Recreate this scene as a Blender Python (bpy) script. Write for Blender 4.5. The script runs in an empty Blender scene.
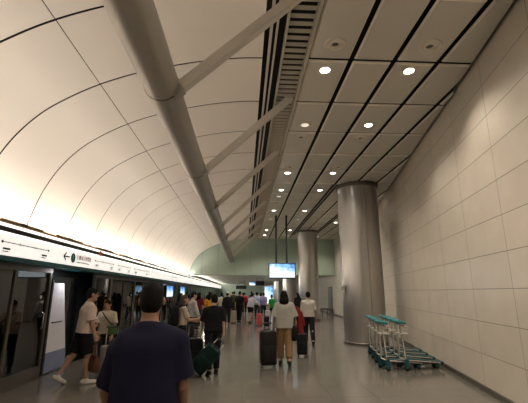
import bpy, bmesh, math, random
import numpy as np
from mathutils import Vector, Matrix
random.seed(7)
S = bpy.context.scene
COL = S.collection
PI = math.pi
def rad(a): return a * PI / 180.0
ORD = ['first', 'second', 'third', 'fourth', 'fifth', 'sixth', 'seventh', 'eighth', 'ninth', 'tenth', 'eleventh', 'twelfth',
       'thirteenth', 'fourteenth', 'fifteenth', 'sixteenth', 'seventeenth', 'eighteenth', 'nineteenth', 'twentieth',
       'twenty-first', 'twenty-second', 'twenty-third', 'twenty-fourth', 'twenty-fifth']

# ------------------------------------------------------------------ materials
def mat(name, col, rough=0.6, metal=0.0, var=0.08, scale=6.0, emit=None, estr=0.0, spec=None, coords='Object', bump=0.0, stretch=None):
    m = bpy.data.materials.new(name); m.use_nodes = True
    nt = m.node_tree; b = nt.nodes['Principled BSDF']
    b.inputs['Roughness'].default_value = rough; b.inputs['Metallic'].default_value = metal
    if spec is not None: b.inputs['Specular IOR Level'].default_value = spec
    c = (*col, 1.0)
    tc = nt.nodes.new('ShaderNodeTexCoord'); nz = nt.nodes.new('ShaderNodeTexNoise')
    nz.inputs['Scale'].default_value = scale; nz.inputs['Detail'].default_value = 4
    if stretch:
        mp = nt.nodes.new('ShaderNodeMapping'); mp.inputs['Scale'].default_value = stretch
        nt.links.new(tc.outputs[coords], mp.inputs['Vector']); nt.links.new(mp.outputs[0], nz.inputs['Vector'])
    else:
        nt.links.new(tc.outputs[coords], nz.inputs['Vector'])
    mx = nt.nodes.new('ShaderNodeMix'); mx.data_type = 'RGBA'
    mx.inputs[6].default_value = tuple(v * (1 - var) for v in col) + (1,)
    mx.inputs[7].default_value = tuple(min(1, v * (1 + var)) for v in col) + (1,)
    nt.links.new(nz.outputs['Fac'], mx.inputs[0]); nt.links.new(mx.outputs[2], b.inputs['Base Color'])
    if bump:
        bp = nt.nodes.new('ShaderNodeBump'); bp.inputs['Strength'].default_value = bump; bp.inputs['Distance'].default_value = 0.01
        nt.links.new(nz.outputs['Fac'], bp.inputs['Height']); nt.links.new(bp.outputs[0], b.inputs['Normal'])
    if emit:
        b.inputs['Emission Color'].default_value = (*emit, 1); b.inputs['Emission Strength'].default_value = estr
    return m

def mat_floor():
    m = bpy.data.materials.new('polished_granite'); m.use_nodes = True
    nt = m.node_tree; b = nt.nodes['Principled BSDF']; L = nt.links.new
    tc = nt.nodes.new('ShaderNodeTexCoord')
    br = nt.nodes.new('ShaderNodeTexBrick'); br.offset = 0.0
    br.inputs['Scale'].default_value = 1.0; br.inputs['Mortar Size'].default_value = 0.004
    br.inputs['Brick Width'].default_value = 0.72; br.inputs['Row Height'].default_value = 0.72
    br.inputs['Color1'].default_value = (0.172, 0.155, 0.132, 1); br.inputs['Color2'].default_value = (0.178, 0.161, 0.138, 1)
    br.inputs['Mortar'].default_value = (0.138, 0.124, 0.106, 1)
    L(tc.outputs['Object'], br.inputs['Vector'])
    nz = nt.nodes.new('ShaderNodeTexNoise'); nz.inputs['Scale'].default_value = 160; nz.inputs['Detail'].default_value = 3
    L(tc.outputs['Object'], nz.inputs['Vector'])
    mx = nt.nodes.new('ShaderNodeMix'); mx.data_type = 'RGBA'; mx.blend_type = 'OVERLAY'; mx.inputs[0].default_value = 0.35
    L(br.outputs['Color'], mx.inputs[6]); L(nz.outputs['Fac'], mx.inputs[7]); L(mx.outputs[2], b.inputs['Base Color'])
    n2 = nt.nodes.new('ShaderNodeTexNoise'); n2.inputs['Scale'].default_value = 1.3; L(tc.outputs['Object'], n2.inputs['Vector'])
    mr = nt.nodes.new('ShaderNodeMapRange'); mr.inputs[3].default_value = 0.11; mr.inputs[4].default_value = 0.20
    L(n2.outputs['Fac'], mr.inputs[0]); L(mr.outputs[0], b.inputs['Roughness'])
    b.inputs['Specular IOR Level'].default_value = 0.6
    return m

def mat_tiles(name, u0, du, v0, dv, c1, c2, joint, uaxis):
    """cladding panels with thin joints; u runs along the wall (UV u), v is the height (UV v), both in metres"""
    m = bpy.data.materials.new(name); m.use_nodes = True
    nt = m.node_tree; b = nt.nodes['Principled BSDF']; L = nt.links.new
    uv = nt.nodes.new('ShaderNodeTexCoord')
    mp = nt.nodes.new('ShaderNodeMapping'); mp.inputs['Location'].default_value = (-u0 + du * 40, -v0 + dv * 40, 0)
    L(uv.outputs['UV'], mp.inputs['Vector'])
    br = nt.nodes.new('ShaderNodeTexBrick'); br.offset = 0.0
    br.inputs['Scale'].default_value = 1.0; br.inputs['Mortar Size'].default_value = 0.006; br.inputs['Mortar Smooth'].default_value = 0.3
    br.inputs['Brick Width'].default_value = du; br.inputs['Row Height'].default_value = dv
    br.inputs['Color1'].default_value = (*c1, 1); br.inputs['Color2'].default_value = (*c2, 1); br.inputs['Mortar'].default_value = (*joint, 1)
    L(mp.outputs[0], br.inputs['Vector'])
    nz = nt.nodes.new('ShaderNodeTexNoise'); nz.inputs['Scale'].default_value = 2.2; nz.inputs['Detail'].default_value = 5
    L(uv.outputs['UV'], nz.inputs['Vector'])
    mx = nt.nodes.new('ShaderNodeMix'); mx.data_type = 'RGBA'; mx.blend_type = 'SOFT_LIGHT'; mx.inputs[0].default_value = 0.25
    L(br.outputs['Color'], mx.inputs[6]); L(nz.outputs['Fac'], mx.inputs[7]); L(mx.outputs[2], b.inputs['Base Color'])
    bp = nt.nodes.new('ShaderNodeBump'); bp.inputs['Strength'].default_value = 0.6; bp.inputs['Distance'].default_value = 0.01; bp.invert = True
    L(br.outputs['Fac'], bp.inputs['Height']); L(bp.outputs[0], b.inputs['Normal'])
    b.inputs['Roughness'].default_value = 0.32; b.inputs['Specular IOR Level'].default_value = 0.4
    return m

def mat_glass(name, tint, rough=0.02):
    m = bpy.data.materials.new(name); m.use_nodes = True
    nt = m.node_tree; nt.nodes.remove(nt.nodes['Principled BSDF']); L = nt.links.new
    out = nt.nodes['Material Output']
    t = nt.nodes.new('ShaderNodeBsdfTransparent'); t.inputs[0].default_value = (*tint, 1)
    g = nt.nodes.new('ShaderNodeBsdfGlossy'); g.inputs['Roughness'].default_value = rough
    f = nt.nodes.new('ShaderNodeFresnel'); f.inputs[0].default_value = 2.0
    mx = nt.nodes.new('ShaderNodeMixShader'); L(f.outputs[0], mx.inputs[0]); L(t.outputs[0], mx.inputs[1]); L(g.outputs[0], mx.inputs[2])
    L(mx.outputs[0], out.inputs[0]); return m

def mat_screen(name, strength):
    """lit advert: white with patches of blue, like a sky over a pale city"""
    m = bpy.data.materials.new(name); m.use_nodes = True
    nt = m.node_tree; b = nt.nodes['Principled BSDF']; L = nt.links.new
    tc = nt.nodes.new('ShaderNodeTexCoord'); sp = nt.nodes.new('ShaderNodeSeparateXYZ'); L(tc.outputs['Generated'], sp.inputs[0])
    nz = nt.nodes.new('ShaderNodeTexNoise'); nz.inputs['Scale'].default_value = 5; nz.inputs['Detail'].default_value = 5; L(tc.outputs['Generated'], nz.inputs['Vector'])
    ad = nt.nodes.new('ShaderNodeMath'); ad.operation = 'MULTIPLY_ADD'; ad.inputs[1].default_value = 0.75; L(sp.outputs['Z'], ad.inputs[0]); L(nz.outputs['Fac'], ad.inputs[2])
    a2 = nt.nodes.new('ShaderNodeMath'); a2.operation = 'MULTIPLY_ADD'; a2.inputs[1].default_value = 0.28; L(sp.outputs['X'], a2.inputs[0]); L(ad.outputs[0], a2.inputs[2])
    cr = nt.nodes.new('ShaderNodeValToRGB'); e = cr.color_ramp.elements
    e[0].position = 0.70; e[0].color = (0.85, 0.95, 1, 1); e[1].position = 0.98; e[1].color = (0.03, 0.16, 0.55, 1)
    cr.color_ramp.elements.new(0.80).color = (0.30, 0.62, 0.95, 1)
    mr = nt.nodes.new('ShaderNodeMath'); mr.operation = 'MULTIPLY'; mr.inputs[1].default_value = 0.66; L(a2.outputs[0], mr.inputs[0])
    L(mr.outputs[0], cr.inputs[0]); L(cr.outputs[0], b.inputs['Emission Color']); b.inputs['Emission Strength'].default_value = strength
    b.inputs['Base Color'].default_value = (0.02, 0.02, 0.02, 1); b.inputs['Roughness'].default_value = 0.2
    return m

M = {}
M['floor'] = mat_floor()
M['tile'] = mat_tiles('wall_cladding', 0, 1.43, 0.08, 0.54, (0.60, 0.543, 0.458), (0.57, 0.513, 0.433), (0.20, 0.175, 0.145), 1)
M['tile_far'] = mat_tiles('far_wall_cladding', 0, 1.43, 0.08, 0.54, (0.60, 0.55, 0.47), (0.575, 0.525, 0.45), (0.24, 0.21, 0.18), 1)
M['vault'] = mat('vault_panel', (0.82, 0.755, 0.68), 0.5, 0, 0.03, 0.6)
M['gap'] = mat('dark_gap', (0.012, 0.010, 0.008), 0.9)
M['seam'] = mat('vault_joint', (0.030, 0.020, 0.012), 0.9)
M['panel'] = mat('ceiling_panel', (0.56, 0.525, 0.455), 0.4, 0.0, 0.04, 1.5)
M['panel_lip'] = mat('panel_lip', (0.80, 0.75, 0.65), 0.4, 0.0, 0.04, 2)
M['tube'] = mat('painted_steel', (0.36, 0.34, 0.30), 0.38, 0.35, 0.05, 3)
M['strut'] = mat('painted_strut', (0.56, 0.52, 0.46), 0.5, 0.1, 0.05, 3)
M['louvre'] = mat('louvre_metal', (0.44, 0.40, 0.33), 0.5, 0.2, 0.05, 3)
M['steel'] = mat('brushed_steel', (0.47, 0.46, 0.445), 0.29, 0.9, 0.10, 3, stretch=(30, 30, 0.6))
M['steel_dark'] = mat('dark_steel', (0.16, 0.145, 0.125), 0.4, 0.8, 0.1, 8)
M['chrome'] = mat('chrome', (0.75, 0.73, 0.69), 0.22, 0.9, 0.04, 8)
M['white_metal'] = mat('pale_metal', (0.62, 0.60, 0.55), 0.35, 0.5, 0.05, 8)
M['fascia'] = mat('fascia_lightbox', (0.8, 0.78, 0.74), 0.35, 0, 0.02, 2, emit=(1.0, 0.955, 0.89), estr=0.72)
M['cornice'] = mat('fascia_white', (0.82, 0.79, 0.73), 0.4, 0, 0.03, 2)
M['lit_strip'] = mat('diffuser_strip', (0.8, 0.8, 0.75), 0.5, 0, 0.02, 2, emit=(1.0, 0.95, 0.86), estr=1.25)
M['teal_strip'] = mat('teal_band', (0.008, 0.10, 0.12), 0.35, 0, 0.05, 4)
M['brown'] = mat('brown_rail', (0.36, 0.26, 0.15), 0.5, 0.2, 0.3, 9)
M['black'] = mat('black_plastic', (0.018, 0.017, 0.017), 0.4, 0, 0.2, 9)
M['rubber'] = mat('black_rubber', (0.012, 0.012, 0.012), 0.7, 0, 0.2, 20)
M['frame'] = mat('bronze_frame', (0.14, 0.12, 0.10), 0.35, 0.5, 0.1, 5)
M['glass'] = mat_glass('tinted_glass', (0.30, 0.36, 0.33))
M['green'] = mat('green_glass', (0.43, 0.53, 0.44), 0.25, 0, 0.06, 0.8)
M['green_edge'] = mat('green_glass_edge', (0.26, 0.33, 0.27), 0.4, 0, 0.05, 2)
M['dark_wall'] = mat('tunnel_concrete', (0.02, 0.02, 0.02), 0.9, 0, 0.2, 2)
M['low_ceiling'] = mat('low_ceiling_paint', (0.50, 0.52, 0.46), 0.6, 0, 0.05, 2)
M['train'] = mat('train_paint', (0.045, 0.05, 0.052), 0.35, 0.4, 0.08, 2)
M['train_window'] = mat('train_window_glass', (0.012, 0.016, 0.018), 0.08, 0, 0.05, 2)
M['lamp'] = mat('lamp_lens', (0.9, 0.9, 0.85), 0.4, 0, 0.02, 3, emit=(1, 0.95, 0.86), estr=14)
M['lamp_dim'] = mat('lamp_lens_dim', (0.8, 0.78, 0.7), 0.3, 0, 0.02, 3, emit=(1, 0.9, 0.75), estr=0.7)
M['trim_ring'] = mat('lamp_trim', (0.66, 0.60, 0.50), 0.4, 0.2, 0.04, 5)
M['speaker'] = mat('speaker_mesh', (0.14, 0.12, 0.10), 0.6, 0.2, 0.15, 30)
M['screen'] = mat_screen('display_picture', 1.05)
M['screen_small'] = mat_screen('advert_picture', 1.0)
M['skin'] = mat('skin', (0.42, 0.245, 0.165), 0.55, 0, 0.06, 12)
M['skin_tan'] = mat('tanned_skin', (0.24, 0.125, 0.078), 0.55, 0, 0.06, 12)
M['hair'] = mat('black_hair', (0.006, 0.005, 0.0045), 0.7, 0, 0.5, 90, spec=0.12, bump=0.5)
M['hair_brown'] = mat('reddish_hair', (0.045, 0.016, 0.010), 0.6, 0, 0.4, 60)
M['eye'] = mat('eye_dark', (0.02, 0.014, 0.012), 0.2, 0, 0.1, 10)
M['lip'] = mat('lips', (0.36, 0.13, 0.11), 0.5, 0, 0.05, 10)
M['teal'] = mat('teal_plastic', (0.006, 0.19, 0.20), 0.4, 0, 0.12, 9)
M['teal_dark'] = mat('dark_teal_deck', (0.008, 0.075, 0.085), 0.5, 0, 0.15, 9)
M['white_panel'] = mat('white_door_paint', (0.82, 0.80, 0.86), 0.4, 0, 0.05, 3, stretch=(6, 6, 0.4))
M['blue_panel'] = mat('blue_grey_door_paint', (0.22, 0.26, 0.40), 0.4, 0, 0.12, 4)
_cl = {}
def cloth(c, rough=0.9):
    k = (c, rough)
    if k not in _cl: _cl[k] = mat('fabric_%02d' % len(_cl), c, rough, 0, 0.14, 14, bump=0.15, spec=0.15)
    return _cl[k]

# ------------------------------------------------------------------ mesh helpers
def link(name, me, m, parent=None):
    o = bpy.data.objects.new(name, me); COL.objects.link(o)
    for k in (m if isinstance(m, (list, tuple)) else [m]): me.materials.append(k)
    if parent is not None: o.parent = parent
    return o
def tag(o, label, cat, group=None):
    o['label'] = label; o['category'] = cat
    if group: o['group'] = group
    return o
def structure(o): o['kind'] = 'structure'; return o
def thing(name, label, cat, loc=(0, 0, 0), rz=0.0, group=None):
    o = bpy.data.objects.new(name, None); COL.objects.link(o); o.empty_display_size = 0.1
    o.location = loc; o.rotation_euler = (0, 0, rz); return tag(o, label, cat, group)
def dup(root, label, loc=None, rz=None):
    r = root.copy(); COL.objects.link(r); r['label'] = label
    if loc is not None: r.location = loc
    if rz is not None: r.rotation_euler = (0, 0, rz)
    for ch in list(root.children):
        c = ch.copy(); COL.objects.link(c); c.parent = r
        for g in list(ch.children):
            d = g.copy(); COL.objects.link(d); d.parent = c
    return r

class MB:
    def __init__(s): s.v = []; s.f = []; s.mi = []; s.cur = 0; s.smooth = False
    def add(s, vs, fs):
        n = len(s.v); s.v += [tuple(v) for v in vs]
        for f in fs: s.f.append(tuple(n + i for i in f)); s.mi.append(s.cur)
    def box(s, x0, x1, y0, y1, z0, z1, bev=0.0):
        if bev > 0:
            bm = bmesh.new(); bmesh.ops.create_cube(bm, size=1)
            for v in bm.verts: v.co = ((x0 + x1) / 2 + v.co.x * (x1 - x0), (y0 + y1) / 2 + v.co.y * (y1 - y0), (z0 + z1) / 2 + v.co.z * (z1 - z0))
            bmesh.ops.bevel(bm, geom=bm.edges[:], offset=bev, segments=2, affect='EDGES', profile=0.5)
            bm.verts.index_update(); s.add([v.co for v in bm.verts], [[v.index for v in f.verts] for f in bm.faces]); bm.free(); return
        s.add([(x0, y0, z0), (x1, y0, z0), (x1, y1, z0), (x0, y1, z0), (x0, y0, z1), (x1, y0, z1), (x1, y1, z1), (x0, y1, z1)],
              [(0, 3, 2, 1), (4, 5, 6, 7), (0, 1, 5, 4), (1, 2, 6, 5), (2, 3, 7, 6), (3, 0, 4, 7)])
    def tube(s, pts, r, n=10, cap=True):
        pts = [Vector(p) for p in pts]; rs = r if isinstance(r, (list, tuple)) else [r] * len(pts)
        rings = []; prev = None
        for i, p in enumerate(pts):
            a = pts[max(i - 1, 0)]; b = pts[min(i + 1, len(pts) - 1)]; t = (b - a).normalized()
            if prev is None:
                u = Vector((0, 0, 1)) if abs(t.z) < 0.9 else Vector((1, 0, 0))
                u = (u - t * u.dot(t)).normalized()
            else: u = (prev - t * prev.dot(t)).normalized()
            prev = u; w = t.cross(u)
            rings.append([p + (u * math.cos(2 * PI * k / n) + w * math.sin(2 * PI * k / n)) * rs[i] for k in range(n)])
        vs = [v for g in rings for v in g]; fs = []
        for i in range(len(pts) - 1):
            for k in range(n):
                k2 = (k + 1) % n; fs.append((i * n + k, i * n + k2, (i + 1) * n + k2, (i + 1) * n + k))
        if cap: fs.append(tuple(reversed(range(n)))); fs.append(tuple((len(pts) - 1) * n + k for k in range(n)))
        s.add(vs, fs)
    def lathe(s, prof, c=(0, 0, 0), n=32, axis='z'):
        """prof: (radius, height) pairs; closed at radius 0"""
        vs = []; fs = []
        def P(r, h, a):
            x, y = r * math.cos(a), r * math.sin(a)
            q = {'z': (x, y, h), 'y': (x, h, y), 'x': (h, x, y)}[axis]
            return (c[0] + q[0], c[1] + q[1], c[2] + q[2])
        for r, h in prof:
            for k in range(n): vs.append(P(r, h, 2 * PI * k / n))
        for i in range(len(prof) - 1):
            for k in range(n):
                k2 = (k + 1) % n; fs.append((i * n + k, i * n + k2, (i + 1) * n + k2, (i + 1) * n + k))
        s.add(vs, fs)
    def bar(s, a, b, w, h, up=(0, 0, 1)):
        """rectangular bar from a to b: width w sideways, height h along up"""
        a = Vector(a); b = Vector(b); t = (b - a).normalized(); u = Vector(up); u = (u - t * u.dot(t)).normalized(); q = t.cross(u)
        vs = []
        for p in (a, b):
            for sx, sy in ((-1, -1), (1, -1), (1, 1), (-1, 1)): vs.append(p + q * (sx * w / 2) + u * (sy * h / 2))
        s.add(vs, [(3, 2, 1, 0), (4, 5, 6, 7), (0, 1, 5, 4), (1, 2, 6, 5), (2, 3, 7, 6), (3, 0, 4, 7)])
    def mesh(s, name, smooth=None):
        me = bpy.data.meshes.new(name); me.from_pydata(s.v, [], s.f)
        me.polygons.foreach_set('material_index', s.mi)
        bm = bmesh.new(); bm.from_mesh(me)
        if smooth is not None: bmesh.ops.remove_doubles(bm, verts=bm.verts[:], dist=1e-5)
        bmesh.ops.recalc_face_normals(bm, faces=bm.faces[:]); bm.to_mesh(me); bm.free()
        if smooth is not None:
            me.shade_smooth() if hasattr(me, 'shade_smooth') else None
            if smooth < 180: me.set_sharp_from_angle(angle=rad(smooth))
        me.update(); return me
    def build(s, name, m, parent=None, smooth=None):
        return link(name, s.mesh(name, smooth), m, parent)

def text_mesh(body, size, name='lettering'):
    cu = bpy.data.curves.new(name, 'FONT'); cu.body = body; cu.size = size; cu.align_x = 'LEFT'; cu.extrude = 0.0015
    o = bpy.data.objects.new(name, cu); COL.objects.link(o)
    dg = bpy.context.evaluated_depsgraph_get(); me = bpy.data.meshes.new_from_object(o.evaluated_get(dg))
    bpy.data.objects.remove(o); bpy.data.curves.remove(cu); me.name = name; me.materials.clear(); return me

# ------------------------------------------------------------------ the place: numbers in metres, platform axis along +Y
ZC = 5.40            # flat ceiling
Y0, Y1 = -5.0, 27.2  # hall from behind the camera to the green glass bulkhead
YF = 62.0            # far end under the low ceiling
ZL = 2.86            # underside of the bulkhead / low ceiling
XD = -4.05           # platform doors
XS = -3.70           # sign fascia
def wall_x(y): return 3.64 + 0.197 * (y - 4.19)
CORNER_Y = 17.0
def far_x(y): return wall_x(CORNER_Y) + 0.045 * (y - CORNER_Y)
def right_x(y): return wall_x(y) if y < CORNER_Y else far_x(y)

# floor
b = MB(); b.box(-4.12, 9.0, Y0, YF, -0.25, 0.0); structure(b.build('floor', M['floor']))

# right wall, angled away from the platform axis, then running on straight behind the column
def wall_slab(name, p0, p1, z0, z1, m, th=0.25, uoff=0.0):
    p0 = Vector((*p0, 0)); p1 = Vector((*p1, 0)); d = (p1 - p0); L = d.length; d.normalize(); n = Vector((d.y, -d.x, 0))
    vs = []
    for z in (z0, z1):
        for p in (p0, p1, p1 + n * th, p0 + n * th): vs.append((p.x, p.y, z))
    me = bpy.data.meshes.new(name)
    me.from_pydata(vs, [], [(0, 1, 5, 4), (1, 2, 6, 5), (2, 3, 7, 6), (3, 0, 4, 7), (4, 5, 6, 7), (3, 2, 1, 0)])
    uv = me.uv_layers.new(name='UVMap')
    for li, lp in enumerate(me.loops):
        v = Vector(vs[lp.vertex_index]); uv.data[li].uv = ((Vector((v.x, v.y, 0)) - p0).dot(d) + uoff, v.z)
    bm = bmesh.new(); bm.from_mesh(me); bmesh.ops.recalc_face_normals(bm, faces=bm.faces[:]); bm.to_mesh(me); bm.free()
    return structure(link(name, me, m))
k = math.hypot(1, 0.197)
wall_slab('wall_right', (wall_x(Y0), Y0), (wall_x(CORNER_Y), CORNER_Y), 0, ZC + 0.4, M['tile'], uoff=(Y0 - 5.25) * k)
wall_slab('wall_right_far', (far_x(CORNER_Y), CORNER_Y), (far_x(YF), YF), 0, ZC + 0.4, M['tile_far'])
def base_board(name, ya, yb, fx):
    b = MB(); vs = []
    for y in (ya, yb):
        x = fx(y); vs += [(x, y, 0), (x - 0.025, y, 0), (x - 0.025, y, 0.09), (x, y, 0.10)]
    b.add(vs, [(0, 1, 2, 3), (7, 6, 5, 4), (0, 4, 5, 1), (1, 5, 6, 2), (2, 6, 7, 3), (3, 7, 4, 0)])
    structure(b.build(name, M['steel_dark']))
base_board('baseboard_right', Y0, CORNER_Y - 0.02, wall_x)
base_board('baseboard_right_far', CORNER_Y, YF, far_x)
b = MB(); b.box(-8.0, 9.5, Y0 - 0.25, Y0, -0.2, ZC + 0.5); structure(b.build('wall_back', M['low_ceiling']))
b = MB(); b.box(-8.0, 10.0, YF, YF + 0.25, -0.2, 4.0); structure(b.build('wall_far_end', M['green']))
# dark service door in the far stretch of the right wall
dt = MB(); dx = far_x(29.0)
dt.box(dx - 0.05, dx + 0.05, 28.6, 30.0, 0.0, 2.05); structure(dt.build('door_1', M['steel_dark']))
dh = MB(); dh.box(dx - 0.09, dx - 0.05, 28.75, 28.79, 0.95, 1.15, 0.005); dh.build('door_handle', M['chrome'], bpy.data.objects['door_1'])

# flat ceiling panels, cut along the angled wall
def clip(poly, nx, ny, c):
    out = []
    for i in range(len(poly)):
        a, q = poly[i], poly[(i + 1) % len(poly)]
        da = nx * a[0] + ny * a[1] - c; dq = nx * q[0] + ny * q[1] - c
        if da <= 0: out.append(a)
        if da * dq < 0:
            t = da / (da - dq); out.append((a[0] + t * (q[0] - a[0]), a[1] + t * (q[1] - a[1])))
    return out
ROWS = [5.37 + 1.43 * i for i in range(-7, 16)]
CB = [1.035, 1.745, 2.475, 3.235, 3.955, 4.675, 5.395, 6.115, 6.9]
b = MB()
for i in range(len(ROWS) - 1):
    ya, yb = ROWS[i] + 0.034, min(ROWS[i + 1], Y1) - 0.034
    if yb - ya < 0.1: continue
    for j in range(len(CB) - 1):
        g0 = 0.0 if j == 0 else 0.042
        poly = [(CB[j] + g0, ya), (CB[j + 1] - 0.042, ya), (CB[j + 1] - 0.042, yb), (CB[j] + g0, yb)]
        poly = clip(poly, 1, -0.197, 3.64 - 0.197 * 4.19 - 0.05)
        if len(poly) > 2: poly = clip(poly, 1, -0.045, wall_x(CORNER_Y) - 0.045 * CORNER_Y - 0.05)
        if len(poly) < 3: continue
        cx = sum(p[0] for p in poly) / len(poly); cy = sum(p[1] for p in poly) / len(poly)
        def ins(p, d):
            q = Vector((cx - p[0], cy - p[1])); L = q.length
            return (p[0] + (d if q.x > 0.02 else -d if q.x < -0.02 else 0), p[1] + (d if q.y > 0.02 else -d if q.y < -0.02 else 0))
        n = len(poly); vs = [(*p, ZC + 0.035) for p in poly] + [(*p, ZC + 0.026) for p in poly] + [(*ins(p, 0.026), ZC) for p in poly]
        fs = [tuple(range(n)), tuple(range(3 * n - 1, 2 * n - 1, -1))]
        for q in range(n):
            q2 = (q + 1) % n; fs += [(q, q2, n + q2, n + q), (n + q, n + q2, 2 * n + q2, 2 * n + q)]
        m0 = len(b.f); b.add(vs, fs)
        for q in range(m0 + 2, len(b.f)): b.mi[q] = 1
structure(b.build('ceiling', [M['panel'], M['panel_lip']]))
b = MB(); b.box(0.98, 9.4, Y0, Y1, ZC + 0.12, ZC + 0.3); structure(b.build('ceiling_backing', M['gap']))

# louvre strip and linear slots beside it
lv = thing('ceiling_louvre', 'long slatted air louvre between the vault and the flat ceiling panels', 'air louvre', (0, 0, ZC))
b = MB(); y = Y0 + 0.1
while y < Y1 - 0.1:
    b.add([(0.60, y + 0.03, 0.012), (0.97, y + 0.03, 0.012), (0.97, y, 0.062), (0.60, y, 0.062), (0.60, y + 0.038, 0.018), (0.97, y + 0.038, 0.018), (0.97, y + 0.008, 0.068), (0.60, y + 0.008, 0.068)],
          [(0, 1, 2, 3), (7, 6, 5, 4), (0, 4, 5, 1), (1, 5, 6, 2), (2, 6, 7, 3), (3, 7, 4, 0)]); y += 0.155
b.build('slats', M['louvre'], lv)
b = MB(); b.box(0.565, 0.60, Y0, Y1, -0.01, 0.13); b.box(0.97, 1.015, Y0, Y1, -0.015, 0.13); b.build('frame', M['louvre'], lv)
b = MB(); b.box(0.57, 1.0, Y0, Y1, 0.16, 0.2); b.build('backing', M['gap'], lv)
sd = thing('slot_diffuser', 'row of narrow black linear slots along the edge of the curved vault', 'slot diffuser', (0, 0, ZC))
b = MB()
for xa, xb in ((0.335, 0.375), (0.425, 0.455)): b.box(xa, xb, Y0, Y1, 0.0, 0.05)
b.build('blades', M['strut'], sd)
b = MB(); b.box(0.24, 0.565, Y0, Y1, 0.08, 0.12); b.build('backing', M['gap'], sd)

# curved vault: panels with open joints over a dark liner
PROF = [(-3.97, 2.62), (-3.93, 2.80), (-3.86, 3.06), (-3.72, 3.48), (-3.49, 3.91), (-3.17, 4.29), (-2.80, 4.57), (-2.31, 4.84), (-1.73, 5.065), (-1.17, 5.215), (-0.60, 5.33), (-0.1, 5.39), (0.255, 5.405)]
def smooth_prof(P, sub=5):
    out = []
    for i in range(len(P) - 1):
        p0 = P[max(i - 1, 0)]; p1 = P[i]; p2 = P[i + 1]; p3 = P[min(i + 2, len(P) - 1)]
        for s in range(sub):
            t = s / sub
            out.append(tuple(0.5 * ((2 * p1[a]) + (-p0[a] + p2[a]) * t + (2 * p0[a] - 5 * p1[a] + 4 * p2[a] - p3[a]) * t * t + (-p0[a] + 3 * p1[a] - 3 * p2[a] + p3[a]) * t ** 3) for a in (0, 1)))
    out.append(P[-1]); return out
SP = smooth_prof(PROF)
isx = min(range(len(SP)), key=lambda i: abs(SP[i][0] + 2.27))
def shift(P, d):
    out = []
    for i in range(len(P)):
        a = P[max(i - 1, 0)]; c = P[min(i + 1, len(P) - 1)]; t = Vector((c[0] - a[0], c[1] - a[1])).normalized()
        out.append((P[i][0] - t.y * d, P[i][1] + t.x * d))
    return out
b = MB()
def sheet(P, ya, yb, b, th=0.006):
    Q = shift(P, th); n = len(P); vs = []
    for y in (ya, yb): vs += [(p[0], y, p[1]) for p in P]
    for y in (ya, yb): vs += [(p[0], y, p[1]) for p in Q]
    fs = []
    for i in range(n - 1):
        fs += [(i, i + 1, n + i + 1, n + i), (2 * n + i, 3 * n + i, 3 * n + i + 1, 2 * n + i + 1), (i, 2 * n + i, 2 * n + i + 1, i + 1), (n + i, n + i + 1, 3 * n + i + 1, 3 * n + i)]
    fs += [(0, n, 3 * n, 2 * n), (n - 1, 3 * n - 1, 4 * n - 1, 2 * n - 1)]
    b.add(vs, fs)
for i in range(len(ROWS) - 1):
    ya, yb = ROWS[i] + 0.018, min(ROWS[i + 1], Y1) - 0.018
    if yb - ya < 0.1: continue
    lo = SP[:isx + 1]; hi = SP[isx:]
    lo = lo[:-1] + [(lo[-1][0] - 0.005, lo[-1][1] - 0.003)]; hi = [(hi[0][0] + 0.005, hi[0][1] + 0.003)] + hi[1:]
    sheet(lo, ya, yb, b); sheet(hi, ya, yb, b)
structure(b.build('ceiling_vault', M['vault'], smooth=40))
b = MB(); sheet(shift(SP, 0.05), Y0, Y1, b, 0.05); structure(b.build('vault_liner', M['seam']))

# steel tube under the vault with its diagonal struts
TX, TZ, TR = -0.955, 3.92, 0.194
tb = thing('roof_tube', 'long grey steel tube running under the vault to the green bulkhead', 'steel tube', (TX, 0, TZ))
STRUT_Y = [3.80 + 2.90 * i for i in range(-2, 8)]
b = MB(); b.lathe([(0, Y0)] + [(TR, Y0), (TR, Y1)] + [(0, Y1)], n=40, axis='y'); b.build('tube', M['tube'], tb, smooth=40)
for i, y in enumerate(STRUT_Y):
    b = MB(); b.lathe([(TR, y - 0.012), (TR + 0.006, y - 0.01), (TR + 0.006, y + 0.01), (TR, y + 0.012)], n=40, axis='y'); b.build('joint_ring', M['steel_dark'], tb, smooth=40)
vis = 0
for i, y in enumerate(STRUT_Y):
    if y < 3: lab = 'pale diagonal strut from the steel tube up to the louvre, outside the photo behind the viewer'
    else:
        lab = '%s pale diagonal strut between steel tube and ceiling louvre, counted from the viewer' % ORD[vis]; vis += 1
    if y < 3: continue
    st = thing('roof_strut', lab, 'strut', (0, y, 0), 0, 'diagonal struts of the roof tube')
    a = (TX + 0.12, 0, TZ - 0.11); c = (0.84, 0, ZC + 0.0)
    b = MB(); b.bar(a, c, 0.10, 0.12); b.build('bar', M['strut'], st)
    b = MB(); b.box(0.76, 0.92, -0.075, 0.075, ZC - 0.03, ZC + 0.03, 0.006); b.build('end_plate', M['strut'], st)
    b = MB(); b.bar((TX + 0.12, 0, TZ - 0.11), (TX + 0.215, 0, TZ - 0.018), 0.125, 0.145); b.build('collar', M['tube'], st)

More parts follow.
